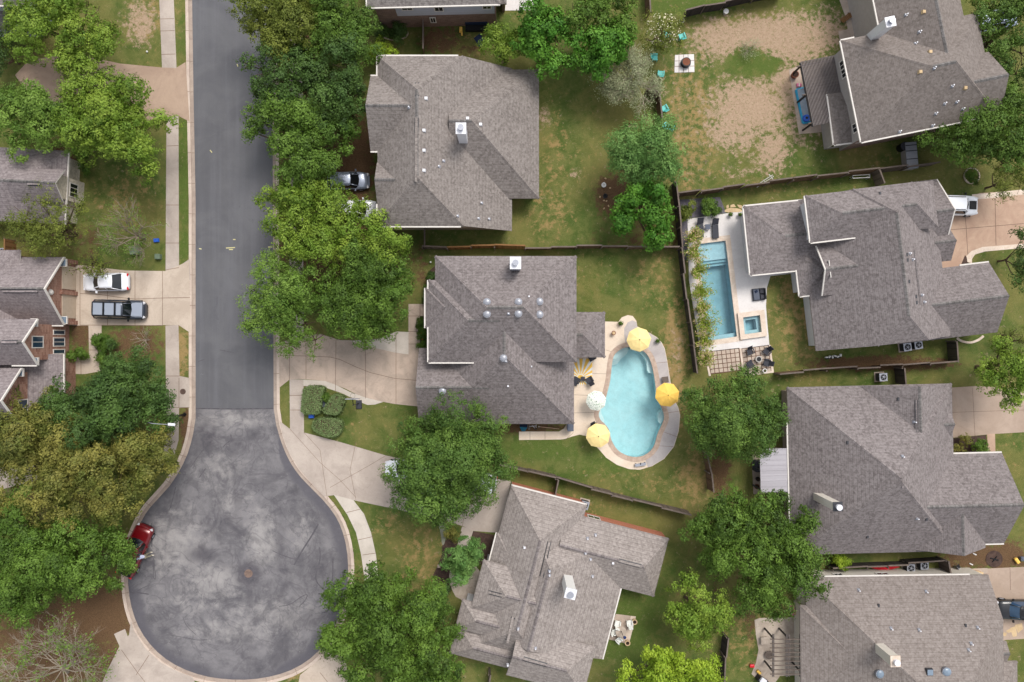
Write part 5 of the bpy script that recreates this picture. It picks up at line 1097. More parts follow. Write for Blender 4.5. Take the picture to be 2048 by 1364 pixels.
# bamboo-like plumes along the dark fence
def plume(c,r,label,gold=.3):
    SEED[0]+=1; rs=np.random.RandomState(SEED[0]); rg=random.Random(SEED[0]); x,y=W(*c); rr=r/K; rt=empty('bamboo_clump',(x,y,.12),0,label,'bamboo','feathery bamboo clumps along the dark fence')
    mb=MB(); cs=[];ns=[];g=[]
    for i in range(34):
        a=rg.uniform(0,6.28); q=rg.uniform(.4,1.); hh=rg.uniform(1.6,2.9); ex,ey=x+math.cos(a)*rr*q,y+math.sin(a)*rr*q
        P=[Vector((x+rg.uniform(-.2,.2),y+rg.uniform(-.3,.3),.1)),Vector((x+(ex-x)*.4,y+(ey-y)*.4,hh*.8)),Vector((ex,ey,hh))]
        mb.tube(P,[.025,.018,.006],3)
        for k in range(46):
            t=rg.uniform(.3,1.05); p=P[0].lerp(P[1],t/.6) if t<.6 else P[1].lerp(P[2],(t-.6)/.4)
            cs.append([p.x+rg.gauss(0,.13),p.y+rg.gauss(0,.13),p.z+rg.gauss(0,.1)]); ns.append([rg.gauss(0,.6),rg.gauss(0,.6),1]); g.append(1 if rg.random()<gold*(t>.7) else 0)
    mb.build('canes',['bark_grey'],rt)
    C=np.array(cs);N_=np.array(ns);N_/=np.linalg.norm(N_,axis=1,keepdims=True);g=np.array(g)
    leafmesh('foliage',leaves(C,N_,.23,rs,.33),rs.uniform(0,1,len(C)),['leaf_bamboo','leaf_plume'],rt,(x,y,.12),g)
for k,(x,y,r,gd) in enumerate([(1378,478,20,.5),(1382,508,24,.4),(1388,545,20,.3),(1394,585,24,.15),(1396,618,18,.3),(1404,648,32,.25),(1404,680,26,.5),(1400,715,20,.5)]):
    plume((x,y),r,['topmost golden-plumed','second from top golden-plumed','third from top, half golden','fourth from top, rounded green','fifth from top, narrow','sixth from top, widest, spilling over the water','seventh from top, by the pool end','lowest, beside the paver patio'][k]+' feathery bamboo clump along the dark fence',gd)
# flowering low dry shrub & weeds in sandy garden
baretree('small grey dead shrub on the green patch of the sandy garden','shrub',(1498,98),28,.8,'twig_grey','leaf_pale',500,.12,depth=3,n0=8,name='shrub',trunk=.03)
baretree('fallen dead branch on the sandy garden lawn','branch',(1412,322),12,.3,'bark_grey','leaf_pale',0,depth=2,n0=4,name='dead_branch',trunk=.03)
# ---------------------------------------------------------------- vehicles
def car(label,cat,px,py,ang,L,Wd,Hh,paintm,kind='sedan',group=None,zc=.8,glass='car_glass'):
    """+x is the nose. body lofted through side profile, greenhouse on top"""
    x,y=W(px,py,zc); r=empty('parked_car' if kind!='pickup' else 'pickup_truck',(x,y,.13),R(ang),label,cat,group)
    hl,hw=L/2,Wd/2; belt=Hh*.60
    if kind=='sedan': g0,g1,r0,r1=-hl+.55,hl-1.15,-hl+1.25,hl-1.95; hood,trunk=belt*.93,belt*.97
    elif kind=='hatch': g0,g1,r0,r1=-hl+.12,hl-.95,-hl+.55,hl-1.7; hood,trunk=belt*.93,belt
    elif kind=='suv': g0,g1,r0,r1=-hl+.12,hl-1.15,-hl+.35,hl-1.75; hood,trunk=belt*.98,belt
    else: g0,g1,r0,r1=-.35,hl-1.35,-.15,hl-1.95; hood,trunk=belt,belt
    mb=MB(); st=[]  # stations along x: halfwidth, top z
    xs=[-hl,-hl+.06,-hl+.2,-hl+.5,g0,0,g1,hl-.6,hl-.25,hl-.07,hl]
    hws=[hw*.62,hw*.8,hw*.92,hw*.985,hw,hw,hw*.99,hw*.96,hw*.88,hw*.72,hw*.5]
    tz=[.62*belt,.78*belt,trunk*.96,trunk,trunk if kind=='sedan' else belt,belt,belt*.99,hood*.97,hood*.9,hood*.72,hood*.55]
    xs,hws,tz=zip(*sorted(zip(xs,hws,tz),key=lambda t:t[0]))
    V=[];F=[];nst=len(xs); bz=.22
    for i in range(nst):
        X,w_,t=xs[i],hws[i],tz[i]
        ring=[(X,-w_*.92,bz),(X,-w_,bz+.2),(X,-w_,t*.72),(X,-w_*.94,t*.93),(X,-w_*.72,t),(X,0,t*1.02),(X,w_*.72,t),(X,w_*.94,t*.93),(X,w_,t*.72),(X,w_,bz+.2),(X,w_*.92,bz)]
        V+=ring
    n=11
    for i in range(nst-1):
        for k in range(n-1): F.append((i*n+k,(i+1)*n+k,(i+1)*n+k+1,i*n+k+1))
        F.append((i*n+n-1,(i+1)*n+n-1,(i+1)*n,i*n))
    F.append(tuple(range(n))); F.append(tuple(range((nst-1)*n,nst*n))[::-1])
    mb.add(V,F,0); body=mb.build('body',[paintm],r,smooth=True,local=True)
    # greenhouse glass
    mb=MB(); gw,rw=hw*.90,hw*.72; zt=Hh-.04
    bot=[(g0,-gw*.92),(g0+.15,-gw),(g1-.25,-gw),(g1+.02,-gw*.72),(g1+.12,0),(g1+.02,gw*.72),(g1-.25,gw),(g0+.15,gw),(g0,gw*.92),(g0-.03,0)]
    top=[(r0,-rw*.92),(r0+.12,-rw),(r1-.15,-rw),(r1,-rw*.8),(r1+.05,0),(r1,rw*.8),(r1-.15,rw),(r0+.12,rw),(r0,rw*.92),(r0-.03,0)]
    m_=10; zb=belt*.9
    mb.add([(a,b,zb) for a,b in bot]+[(a,b,zt) for a,b in top],[(i,(i+1)%m_,m_+(i+1)%m_,m_+i) for i in range(m_)],0); mb.build('window_glass',[glass],r,smooth=False,local=True)
    # roof skin, slightly crowned, with pillars
    mb=MB(); t2=[(a*1.0,b*1.02) for a,b in top]
    mb.add([(a,b,zt-.03) for a,b in t2]+[(a,b,zt+.03) for a,b in t2]+[(r0+(a-r0)*.96+.03*(r1-r0)*0+.02,b*.7,zt+.075) for a,b in t2],[(i,(i+1)%m_,m_+(i+1)%m_,m_+i) for i in range(m_)]+[(m_+i,m_+(i+1)%m_,2*m_+(i+1)%m_,2*m_+i) for i in range(m_)]+[tuple(range(2*m_,3*m_))],0)
    for i,j in ((1,1),(7,7)):
        mb.tube([(*bot[i],zb),(*top[j],zt)],.05,5)
    for i in (3,5): mb.tube([(*bot[i],zb+.02),(*top[i],zt)],.045,5)
    for sx in ((r0+r1)/2,): 
        for s_ in (-1,1): mb.tube([((g0+g1)/2,s_*gw*1.0,zb),(sx,s_*rw*1.0,zt)],.035,5)
    mb.build('roof',[paintm],r,smooth=True,local=True)
    for fx in (hl-.85,-hl+.85):
        for s_ in (-1,1):
            w1=MB(); w1.tube([(fx,s_*(hw-.22),.33),(fx,s_*(hw-.0),.33)],.33,16); wh=w1.build('wheel',['rubber'],r,local=True)
            w1=MB(); w1.tube([(fx,s_*(hw-.05),.33),(fx,s_*(hw+.01),.33)],.2,12); w1.build('rim',['metal_grey'],wh,local=True)
    for s_ in (-1,1):
        w1=MB(); w1.box(g1-.35,s_*(hw+.1),belt*.98,.16,.24,.14,s_*.2,0,.02,.02); w1.build('wing_mirror',[paintm if kind!='suv' else 'black'],r,local=True)
        w1=MB(); w1.box(hl-.2,s_*hw*.66,hood*.66,.26,.36,.15,-s_*.5,0,.04,.03); w1.build('headlight',['metal_white'],r,local=True)
        w1=MB(); w1.box(-hl+.1,s_*hw*.72,trunk*.72,.14,.34,.14,s_*.3,0,.02,.02); w1.build('tail_light',['red'],r,local=True)
    if kind=='suv':
        for s_ in (-1,1): w1=MB(); w1.box((r0+r1)/2,s_*rw*.86,zt+.08,(r1-r0)*.9,.05,.05); w1.build('roof_rail',['black'],r,local=True)
    # grille / bumper
    w1=MB(); w1.box(hl-.06,0,.34,.14,hw*1.1,.22,0,0,.02,.02); w1.build('bumper',['black' if kind in('suv','pickup') else paintm],r,local=True)
    return r
car('white four-door sedan parked nose in at the double garage on the left','car',211,564,181,4.55,1.8,1.45,'paint_white','sedan')
c=car('grey sport utility car with roof rails parked nose out beside the white sedan','car',238,619,-1.5,5.1,1.95,1.8,'paint_dusk','suv',zc=1)
for (x0,lx) in ((-1.55,.95),(-.45,.9),(.45,.45)): mb=MB(); mb.box(x0,0,1.83,lx,1.2,.03,0); mb.build('roof_panel',['paint_grey'],c,local=True)
for x0 in (-1.03,.08): mb=MB(); mb.box(x0,0,1.86,.1,1.35,.07); mb.build('cross_bar',['black'],c,local=True)
mb=MB(); mb.box(1.78,0,1.03,1.15,1.45,.09,0,0,.1,.12); mb.build('hood_panel',['paint_grey'],c,local=True)
car('silver hatchback under the trees left of the big two-storey house','car',696,361,0,4.2,1.75,1.45,'paint_silver','hatch')
car('white car mostly hidden under the tree below the silver hatchback','car',708,418,0,4.5,1.8,1.5,'paint_white','hatch')
c=car('white pickup-style sport utility car with a black hood panel by the tan driveway','car',1904,410,-1.5,5.3,2.0,1.85,'paint_white','suv',zc=1)
mb=MB(); mb.box(1.93,0,1.08,.75,.85,.09,0,0,.05,.05); mb.build('hood_scoop',['black'],c,local=True)
c=car('dark car with blue-sheen windscreen and sunroof right of the bottom right house','car',2042,1220,180,4.8,1.9,1.75,'paint_black','suv',zc=1,glass='glass_blue_sheen')  # blue-grey sheen on the windows is put into their colour
mb=MB(); mb.box(.2,0,1.8,.7,.6,.03); mb.build('sunroof',['black'],c,local=True)
car('white car nose showing at the left edge of the large dark oak','car',815,938,180,4.5,1.8,1.45,'paint_white','sedan')
car('pale blue-grey car under the dark sparse tree in the top right corner','car',1985,42,10,4.9,1.9,1.7,'paint_lavender','suv')
car('white van hidden under the right half of the large dark oak','van',945,962,170,4.8,1.9,1.8,'paint_white','suv')
car('dark car barely showing in the top left beside the tree','car',1990,12,10,4.6,1.8,1.5,'paint_grey','sedan') if False else None
c=car('red pickup truck parked at the edge of the cul-de-sac with a person at its door','pickup truck',268,1102,66,5.4,1.95,1.8,'paint_red','pickup',zc=1)
mb=MB(); mb.box(-1.55,0,1.0,1.9,1.5,.1,0); mb.build('cargo_bed',['rubber'],c,local=True)
# person leaning into the truck door, head inside the window
def person():
    x,y=W(298,1108); r=empty('person',(x,y,.02),0,'person in a pale shirt bending into the open side window of the red pickup truck','person')
    J={'pel':(0,0,.93),'waist':(-.16,.0,1.06),'chest':(-.46,.02,1.22),'neck':(-.66,.04,1.30),'shl':(-.50,.21,1.24),'shr':(-.50,-.17,1.24),'ell':(-.72,.28,1.10),'elr':(-.74,-.22,1.10),'wrl':(-.93,.22,1.16),'wrr':(-.95,-.16,1.15),
       'hipl':(0,.11,.9),'hipr':(0,-.11,.9),'knl':(.05,.13,.5),'knr':(.16,-.13,.5),'anl':(.14,.14,.1),'anr':(.30,-.14,.12)}
    def skin(name,ed,rad,mat):
        ks=[]; [ks.append(k) for e in ed for k in e if k not in ks]
        me=bpy.data.meshes.new(name); me.from_pydata([J[k] for k in ks],[(ks.index(a),ks.index(b)) for a,b in ed],[]); me.materials.append(M[mat])
        o=bpy.data.objects.new(name,me); S.collection.objects.link(o); o.parent=r
        md=o.modifiers.new('skin','SKIN'); me.skin_vertices.new() if hasattr(me.skin_vertices,'new') and not me.skin_vertices else None
        for i,k in enumerate(ks):
            v=me.skin_vertices[0].data[i]; v.radius=(rad[k],rad[k])
        me.skin_vertices[0].data[0].use_root=True
        o.modifiers.new('sub','SUBSURF').levels=1; o.modifiers['sub'].render_levels=2; return o
    try:
        skin('body',[('pel','waist'),('waist','chest'),('chest','neck'),('chest','shl'),('chest','shr'),('shl','ell'),('ell','wrl'),('shr','elr'),('elr','wrr'),('pel','hipl'),('pel','hipr'),('hipl','knl'),('knl','anl'),('hipr','knr'),('knr','anr')],
          dict(pel=.13,waist=.12,chest=.15,neck=.06,shl=.07,shr=.07,ell=.045,elr=.045,wrl=.03,wrr=.03,hipl=.09,hipr=.09,knl=.06,knr=.06,anl=.04,anr=.04),'skin')
        skin('shirt',[('pel','waist'),('waist','chest'),('chest','shl'),('chest','shr'),('shl','ell'),('shr','elr')],dict(pel=.17,waist=.165,chest=.19,shl=.105,shr=.105,ell=.075,elr=.075),'shirt')
        skin('trousers',[('pel','hipl'),('pel','hipr'),('hipl','knl'),('knl','anl'),('hipr','knr'),('knr','anr')],dict(pel=.15,hipl=.11,hipr=.11,knl=.085,knr=.085,anl=.06,anr=.06),'trouser')
    except Exception as ex: print('skin failed',ex)
    mb=MB(); mb.ball((-.80,.04,1.36),.1,.12,0,12,8); mb.box(-.9,.04,1.33,.04,.03,.05); mb.build('head',['skin'],r,True,local=True)
    mb=MB(); mb.ball((-.79,.04,1.39),.11,.11,0,12,5,True); mb.build('hair',['hair'],r,True,local=True)
    for k,s_ in (('anl',1),('anr',-1)):
        a=J[k]; mb=MB(); mb.box(a[0]+.02,a[1],0,.28,.11,.09,.1*s_,0,.03,.02); mb.build('shoe',['shoe'],r,local=True)
    for k in ('wrl','wrr'):
        a=J[k]; mb=MB(); mb.box(a[0]-.05,a[1],a[2]-.02,.1,.09,.035,0,0,.01,.01)
        for f in range(4): mb.tube([(a[0]-.09,a[1]-.035+f*.023,a[2]),(a[0]-.14-.01*(f in(1,2)),a[1]-.037+f*.024,a[2]-.01),(a[0]-.165-.012*(f in(1,2)),a[1]-.037+f*.024,a[2]-.04)],[.011,.01,.008],5)
        mb.tube([(a[0]-.03,a[1]+.04,a[2]),(a[0]-.07,a[1]+.07,a[2]-.01),(a[0]-.1,a[1]+.075,a[2]-.02)],[.012,.011,.009],5); mb.build('hand',['skin'],r,local=True)
person()
# ---------------------------------------------------------------- parasols
def parasol(label,px,py,Rr,m1,rot=0,zt=2.45,group='yellow parasols around the freeform pool'):
    x,y=W(px,py,zt); r=empty('parasol',(x,y,.15),0,label,'parasol',group)
    mb=MB(); n=8; V=[(0,0,zt+.0)]
    for k,(q,z) in enumerate(((.35,-.12),(.7,-.3),(1,-.52))):
        for i in range(n*2):
            a=rot+math.pi*i/n; rr=Rr*q*(1 if i%2==0 else .935); V.append((rr*math.cos(a),rr*math.sin(a),zt+z-(0.02 if i%2 else 0)))
    F=[(0,1+i,1+(i+1)%16) for i in range(16)]+[(1+k*16+i,1+(k+1)*16+i,1+(k+1)*16+(i+1)%16,1+k*16+(i+1)%16) for k in range(2) for i in range(16)]
    o=mb.add(V,F,0).build('canopy',[m1],r,local=True)
    mb=MB(); 
    for i in range(n):
        a=rot+2*math.pi*i/n; mb.tube([(0,0,zt-.03),(Rr*.98*math.cos(a),Rr*.98*math.sin(a),zt-.55)],.014,4)
    mb.build('ribs',['metal_dark'],r,local=True)
    mb=MB(); mb.cyl(0,0,0,.025,zt+.02,8); mb.build('pole',['metal_dark'],r,local=True)
    mb=MB(); mb.ball((0,0,zt+.05),.05,.06); mb.build('finial',['metal_dark'],r,True,local=True)
    mb=MB(); mb.cyl(0,0,0,.28,.08,16); mb.build('base',['metal_dark'],r,local=True)
    return r
parasol('pale yellow parasol at the top end of the freeform pool',1279,679,1.2,'yellow',.1)
parasol('deeper yellow parasol on the right side of the freeform pool',1336,790,1.2,'yellow_deep',.25)
parasol('pale yellow parasol at the lower left of the freeform pool',1197,872,1.2,'yellow',.2)
t=NT('floral_cloth',.8,.2); vn=t.n('TexVoronoi'); vn.inputs['Scale'].default_value=9; t.l(t.coord(),vn.inputs['Vector']); c0=t.mix(t.ramp(vn.outputs['Distance'],.30,.36),col('6f9a72'),col('eff3e8')); n_=t.noise(t.coord(),7.,2); t.out(t.mix(t.ramp(n_,.35,.45),col('f2f5ec'),c0))
parasol('white parasol with small green leaf pattern on the left side of the freeform pool',1193,802,1.0,'floral_cloth',.2)
# ---------------------------------------------------------------- yard furniture
STT={}
def lounge_chair(name,label,cat,mat,group,s=1.,recl=.35):
    r=empty(name,(0,0,0),0,label,cat,group)
    mb=MB(); mb.box(.05,0,.33,.55*s,.58*s,.07,0,0,.02,.02); mb.build('seat',[mat],r,local=True)
    mb=MB(); a=MB(); V=[(-.2,-.28,.36),(-.2,.28,.36),(-.5-.1*recl,.26,.95),(-.5-.1*recl,-.26,.95)]; V=[(x*s,y*s,z) for x,y,z in V]
    mb.add(V+[(x-.05,y,z-.02) for x,y,z in V],[(3,2,1,0),(4,5,6,7),(0,1,5,4),(1,2,6,5),(2,3,7,6),(3,0,4,7)],0); mb.build('backrest',[mat],r,local=True)
    for s_ in (-1,1):
        mb=MB(); mb.box(0,s_*.33*s,.55,.6*s,.1,.04,0); mb.build('armrest',[mat],r,local=True)
        for fx in (.27,-.22): mb=MB(); mb.box(fx*s,s_*.32*s,0,.06,.05,.55); mb.build('leg',[mat],r,local=True)
    return r
tc=lounge_chair('garden_chair','','garden chair','turquoise','turquoise garden chairs',.85)
for px,py,rz,lab in [(1362,76,110,'turquoise garden chair just right of the white-flowering tree, topmost'),(1330,73,60,'turquoise garden chair half hidden under the white-flowering tree'),(1308,118,0,'turquoise garden chair under the edge of the pale leafless tree'),(1320,150,85,'turquoise garden chair right of the pale leafless tree'),(1327,219,120,'turquoise garden chair beside the old brown fence bit'),(1331,254,40,'turquoise garden chair, left one of the two above the soft round tree'),(1340,257,70,'turquoise garden chair, right one of the two above the soft round tree')]:
    x,y=W(px,py); place(tc,STT,(x,y,.12),R(rz),lab)
dc=lounge_chair('patio_chair','','patio chair','charcoal','dark patio chairs',.95)
for px,py,rz,lab in [(1531,703,230,'dark patio chair at the upper right corner of the square-paver patio'),(1531,725,165,'dark patio chair at the right side of the square-paver patio'),(1498,703,-70,'dark patio chair at the upper left of the fire bowl on the square-paver patio'),(1152,760,60,'black chair at the left edge of the yellow striped rug'),(1178,760,120,'black chair at the right edge of the yellow striped rug'),(1183,715,-60,'black chair above the yellow striped rug'),(1498,728,30,'dark patio chair half under the dense round tree'),(1188,852,-60,'dark chair under the pale yellow lower left parasol')]:
    x,y=W(px,py); place(dc,STT,(x,y,.15),R(rz),lab)
wc=lounge_chair('cushioned_chair','','patio chair','white_cloth','white cushioned patio chairs',.78)
for px,py,rz,lab in [(1234,1244,80,'white cushioned patio chair, upper left on the small tan patio'),(1258,1243,100,'white cushioned patio chair beside the upper round planter'),(1237,1277,-45,'white cushioned patio chair near the closed blue parasol'),(1229,1260,20,'white cushioned patio chair half under the roof edge')]:
    x,y=W(px,py); place(wc,STT,(x,y,.15),R(rz),lab)
# sun loungers
lg=empty('sun_lounger',(0,0,0),0,'','sun lounger','dark sun loungers')
mb=MB(); mb.box(0,-.25,.3,.62,1.35,.06,0,0,.02,.02); mb.build('seat',['charcoal'],lg,local=True)
mb=MB(); V=[(-.31,.43,.33),(.31,.43,.33),(.31,.98,.72),(-.31,.98,.72)]; mb.add(V+[(x,y+.03,z-.06) for x,y,z in V],[(0,1,2,3),(7,6,5,4),(0,4,5,1),(1,5,6,2),(2,6,7,3),(3,7,4,0)],0); mb.build('backrest',['charcoal'],lg,local=True)
for a in (-.27,.27):
    for b in (-.85,.35): mb=MB(); mb.box(a,b,0,.05,.05,.3); mb.build('leg',['metal_dark'],lg,local=True)
for px,py,lab in [(1399,456,'dark sun lounger, left one above the rectangular pool'),(1429,457,'dark sun lounger, right one above the rectangular pool')]:
    x,y=W(px,py); place(lg,STT,(x,y-.1,.15),R(3),lab)
def simple(name,label,cat,px,py,parts,z=.145,rz=0,group=None):
    x,y=W(px,py); r=empty(name,(x,y,z),R(rz),label,cat,group)
    for nm,mt,fn in parts: mb=MB(); fn(mb); mb.build(nm,[mt],r,local=True,smooth=False)
    return r
def L4(mb,a,b,h,w_=.05):
    for sx in (-1,1):
        for sy in (-1,1): mb.box(sx*a,sy*b,0,w_,w_,h)
simple('side_table','small grey table between the two sun loungers','table',1413,455,[('table_top','slate',lambda m:m.box(0,0,.42,.5,.5,.04)),('legs','metal_dark',lambda m:L4(m,.2,.2,.42))])
r=simple('outdoor_sofa','grey cushioned outdoor daybed on the white deck right of the rectangular pool','outdoor sofa',1516,589,[('seat','slate',lambda m:m.box(-.28,0,.2,.62,1.1,.22,0,0,.03,.03)),('frame','charcoal',lambda m:(m.box(.0,0,.1,1.25,1.2,.1),m.box(.56,0,.2,.08,1.1,.45),L4(m,.58,.55,.2))),('cushion','charcoal',lambda m:(m.box(.3,.27,.2,.48,.48,.2,0,0,.05,.05),m.box(.3,-.27,.2,.48,.48,.2,0,0,.05,.05))),('pillow','navy',lambda m:m.box(-.3,.3,.42,.3,.25,.1,.4,0,.08,.08))],rz=6)
simple('fire_bowl','round stone fire bowl among the dark chairs on the square-paver patio','fire bowl',1515,718,[('bowl','pot_grey',lambda m:m.cyl(0,0,0,.28,.42,20,0,.33)),('ash','black',lambda m:m.cyl(0,0,.425,.22,.02,20))])
simple('plant_pot','white pot at the lower right corner of the square-paver patio','plant pot',1527,741,[('pot','vinyl_white',lambda m:m.cyl(0,0,0,.17,.4,16,0,.22)),('earth','soil',lambda m:m.cyl(0,0,.4,.15,.02,14))])
def potplant(label,px,py,potm,r_=.2,lm='leaf_mid',h=.5,n=260,z=.145):
    x,y=W(px,py); r=empty('potted_plant',(x,y,z),0,label,'potted plant')
    mb=MB(); mb.cyl(0,0,0,r_*.75,h*.7,16,0,r_); mb.build('pot',[potm],r,local=True); mb=MB(); mb.cyl(0,0,h*.7,r_*.85,.02,14); mb.build('earth',['soil'],r,local=True)
    SEED[0]+=1; q=np.random.RandomState(SEED[0]); d=q.normal(size=(n,3)); d/=np.linalg.norm(d,axis=1,keepdims=True); d[:,2]=np.abs(d[:,2]); C=np.array([0,0,h*.75])+d*q.uniform(.1,1,(n,1))*r_*1.7
    leafmesh('foliage',leaves(C,d,.16,q,.35),q.uniform(0,1,n),lm,r,(0,0,0)); return r
potplant('potted green plant at the top of the round deck bulge above the yellow parasol',1240,647,'pot_grey'); potplant('potted plant beside a white stand right of the top yellow parasol',1314,682,'vinyl_white')
potplant('potted plant, left one at the top edge of the white deck',1459,430,'pot_grey',.16); potplant('potted plant, right one at the top edge of the white deck near the roof corner',1478,430,'pot_grey',.16)
simple('barbecue','round red-brown kettle on the cream deck below the small roof','fire pot',1226,666,[('pot','terracotta',lambda m:m.cyl(0,0,.1,.14,.4,16,0,.22)),('lid','flagstone',lambda m:m.cyl(0,0,.5,.15,.04,16)),('legs','black',lambda m:L4(m,.1,.1,.12,.03))])
simple('side_table','black square side table on the yellow striped rug','table',1165,757,[('table_top','charcoal',lambda m:m.box(0,0,.4,.42,.42,.04)),('legs','black',lambda m:L4(m,.16,.16,.4,.04))])
simple('wooden_bench','brown flat bench above the right yellow parasol','bench',1329,759,[('seat','wood_post',lambda m:m.box(0,0,.35,.62,.6,.06)),('legs','wood_post',lambda m:L4(m,.25,.22,.35))],rz=8)
r=simple('pool_cover_reel','grey slatted diving-board-like rail standing at the lower end of the freeform pool','pool rail',1280,928,[('board','metal_grey',lambda m:m.box(0,0,.3,1.1,.28,.06)),('feet','metal_dark',lambda m:(m.box(-.45,0,0,.08,.3,.3),m.box(.45,0,0,.08,.3,.3))),('crank','metal_dark',lambda m:m.tube([(0,0,.36),(0,.2,.5)],.04,6))],rz=8)
# striped sunburst rug
x,y=W(1166,743); r=empty('outdoor_rug',(x,y,.15),0,'yellow and white sunburst rug beside the central house','rug')
mb=MB(); mb.box(0,0,0,1.85,2.6,.012); mb.build('rug_base',['white_cloth'],r,local=True)
mb=MB(); cx0,cy0=-.25,-.62; hw_,hh_=.92,1.29
def clipray(a): 
    dx,dy=math.cos(a),math.sin(a); t=min([( (hw_ if dx>0 else -hw_)-cx0)/dx if abs(dx)>1e-6 else 9,((hh_ if dy>0 else -hh_)-cy0)/dy if abs(dy)>1e-6 else 9]); return (cx0+dx*t,cy0+dy*t)
for i in range(18):
    a0=2*math.pi*i/18+.05; a1=a0+2*math.pi/18*.55; p0,p1=clipray(a0),clipray(a1); q0=(cx0+.38*math.cos(a0),cy0+.38*math.sin(a0)); q1=(cx0+.38*math.cos(a1),cy0+.38*math.sin(a1)); mb.add([(*q0,.016),(*p0,.016),(*p1,.016),(*q1,.016)],[(0,1,2,3)],0)
mb.cyl(cx0,cy0,.012,.3,.006,24); mb.build('sunburst_pattern',['yellow_deep'],r,local=True)
# firepit on the square pad
r=simple('fire_pit','round rusty fire pit on the small white paved square','fire pit',1370,128,[('drum','black',lambda m:(m.cyl(0,0,.12,.42,.45,24,0,.45))),('ash_pan','terracotta',lambda m:m.cyl(0,0,.575,.37,.02,24)),('ring','metal_dark',lambda m:m.cyl(0,0,.2,.52,.05,24)),('legs','black',lambda m:L4(m,.3,.3,.14))],z=.17)
# kayak
x,y=W(1768,1133,.3); r=empty('kayak',(x,y,.14),R(1),'red kayak lying on the grass beside two air conditioners','kayak')
mb=MB(); n=15; V=[];F=[]
for i in range(n):
    t=-1+2*i/(n-1); w_=.36*(1-abs(t)**2.2)+.01; X=t*1.45; z=.32+.08*abs(t)**3
    V+=[(X,-w_,z*.7),(X,-w_*.6,z),(X,0,z+.05),(X,w_*.6,z),(X,w_,z*.7),(X,w_*.6,.06+.1*abs(t)),(X,-w_*.6,.06+.1*abs(t))]
for i in range(n-1):
    for k in range(7): F.append((i*7+k,(i+1)*7+k,(i+1)*7+(k+1)%7,i*7+(k+1)%7))
mb.add(V,F); mb.build('hull',['red'],r,True,local=True)
mb=MB(); mb.ball((0.05,0,.36),.26,.05,0,16,4,True); mb.build('cockpit',['red'],r,True,local=True)
# air conditioners
ac=empty('air_conditioner',(0,0,0),0,'','air conditioner','air conditioner units')
mb=MB(); mb.box(0,0,0,1.0,1.0,.06); mb.build('pad',['concrete'],ac,local=True)
mb=MB(); mb.box(0,0,.06,.78,.78,.8,0,0,.02,.02,.06); mb.build('casing',['metal_dark'],ac,local=True)
mb=MB(); mb.box(0,0,.86,.8,.8,.04,0,0,.0,.0,.02); top_=mb.build('top_frame',['metal_grey'],ac,local=True)
mb=MB(); mb.cyl(0,0,.9,.3,.015,20); 
mb.build('fan_opening',['black'],top_,local=True)
mb=MB(); 
for i in range(5): a=2*math.pi*i/5; mb.tube([(0,0,.93),(math.cos(a)*.29,math.sin(a)*.29,.93)],[.05,.02],4)
mb.ball((0,0,.94),.1,.04,0,12,4); mb.build('fan_grille',['metal_grey'],top_,local=True)
for px,py,rz,lab in [(1763,754,3,'air conditioner alone beside the short dark fence above the broad grey roof'),(1818,1134,2,'air conditioner right next to the red kayak'),(1845,1129,2,'air conditioner second from the kayak, by the short fence'),(1169,1009,-15,'air conditioner at the orange brick corner of the bottom centre house'),(1811,694,8,'air conditioner, left one half under the lower eave of the white-gabled house'),(1833,690,8,'air conditioner, right one half under the lower eave of the white-gabled house')]:
    x,y=W(px,py,.6); place(ac,STT,(x,y,.12),R(rz),lab)
x,y=W(10,505,.6); place(ac,STT,(x,y,.12),0,'air conditioner between the two left edge houses by the orange fence')
# basketball hoop
x,y=W(718,806); r=empty('basketball_hoop',(x,y,.12),R(0),'basketball hoop with pole at the curve of the pale driveway edge','basketball hoop')
mb=MB(); mb.tube([(0,0,0),(0,0,2.9)],.05,8); mb.tube([(0,0,2.7),(0,.62,3.0)],.04,6); mb.build('pole',['black'],r,local=True)
mb=MB(); mb.box(0,.65,2.55,1.3,.06,.85); mb.build('backboard',['metal_grey'],r,local=True)
mb=MB()
for i in range(16):
    a,b=2*math.pi*i/16,2*math.pi*(i+1)/16; mb.tube([(.23*math.cos(a),.95+.23*math.sin(a),2.95),(.23*math.cos(b),.95+.23*math.sin(b),2.95)],.012,4)
mb.build('rim',['metal_dark'],r,local=True); mb=MB(); mb.box(0,-.15,0,.6,.9,.16,0,0,.05,.05); mb.build('base',['charcoal'],r,local=True)
# street lamp
x,y=W(369,829); r=empty('street_lamp',(x,y,.12),0,'dark street lamp with a curved arm and pale head beside the cul-de-sac','street lamp')
mb=MB(); mb.tube([(0,0,0),(0,0,3),(0,0,7.6)],[.11,.08,.055],10); mb.build('pole',['black'],r,local=True)
mb=MB(); mb.tube([(0,0,7.4),(.5,-.02,7.9),(1.3,-.06,8.05),(2.0,-.1,8.0)],[.04,.035,.03,.03],6); mb.build('arm',['metal_grey'],r,local=True)
mb=MB(); mb.box(2.3,-.12,7.93,.65,.26,.14,-.05,0,.08,.06); mb.build('lamp_head',['metal_white'],r,local=True)
mb=MB(); mb.cyl(0,0,0,.2,.25,12,0,.13); mb.build('base',['black'],r,local=True)
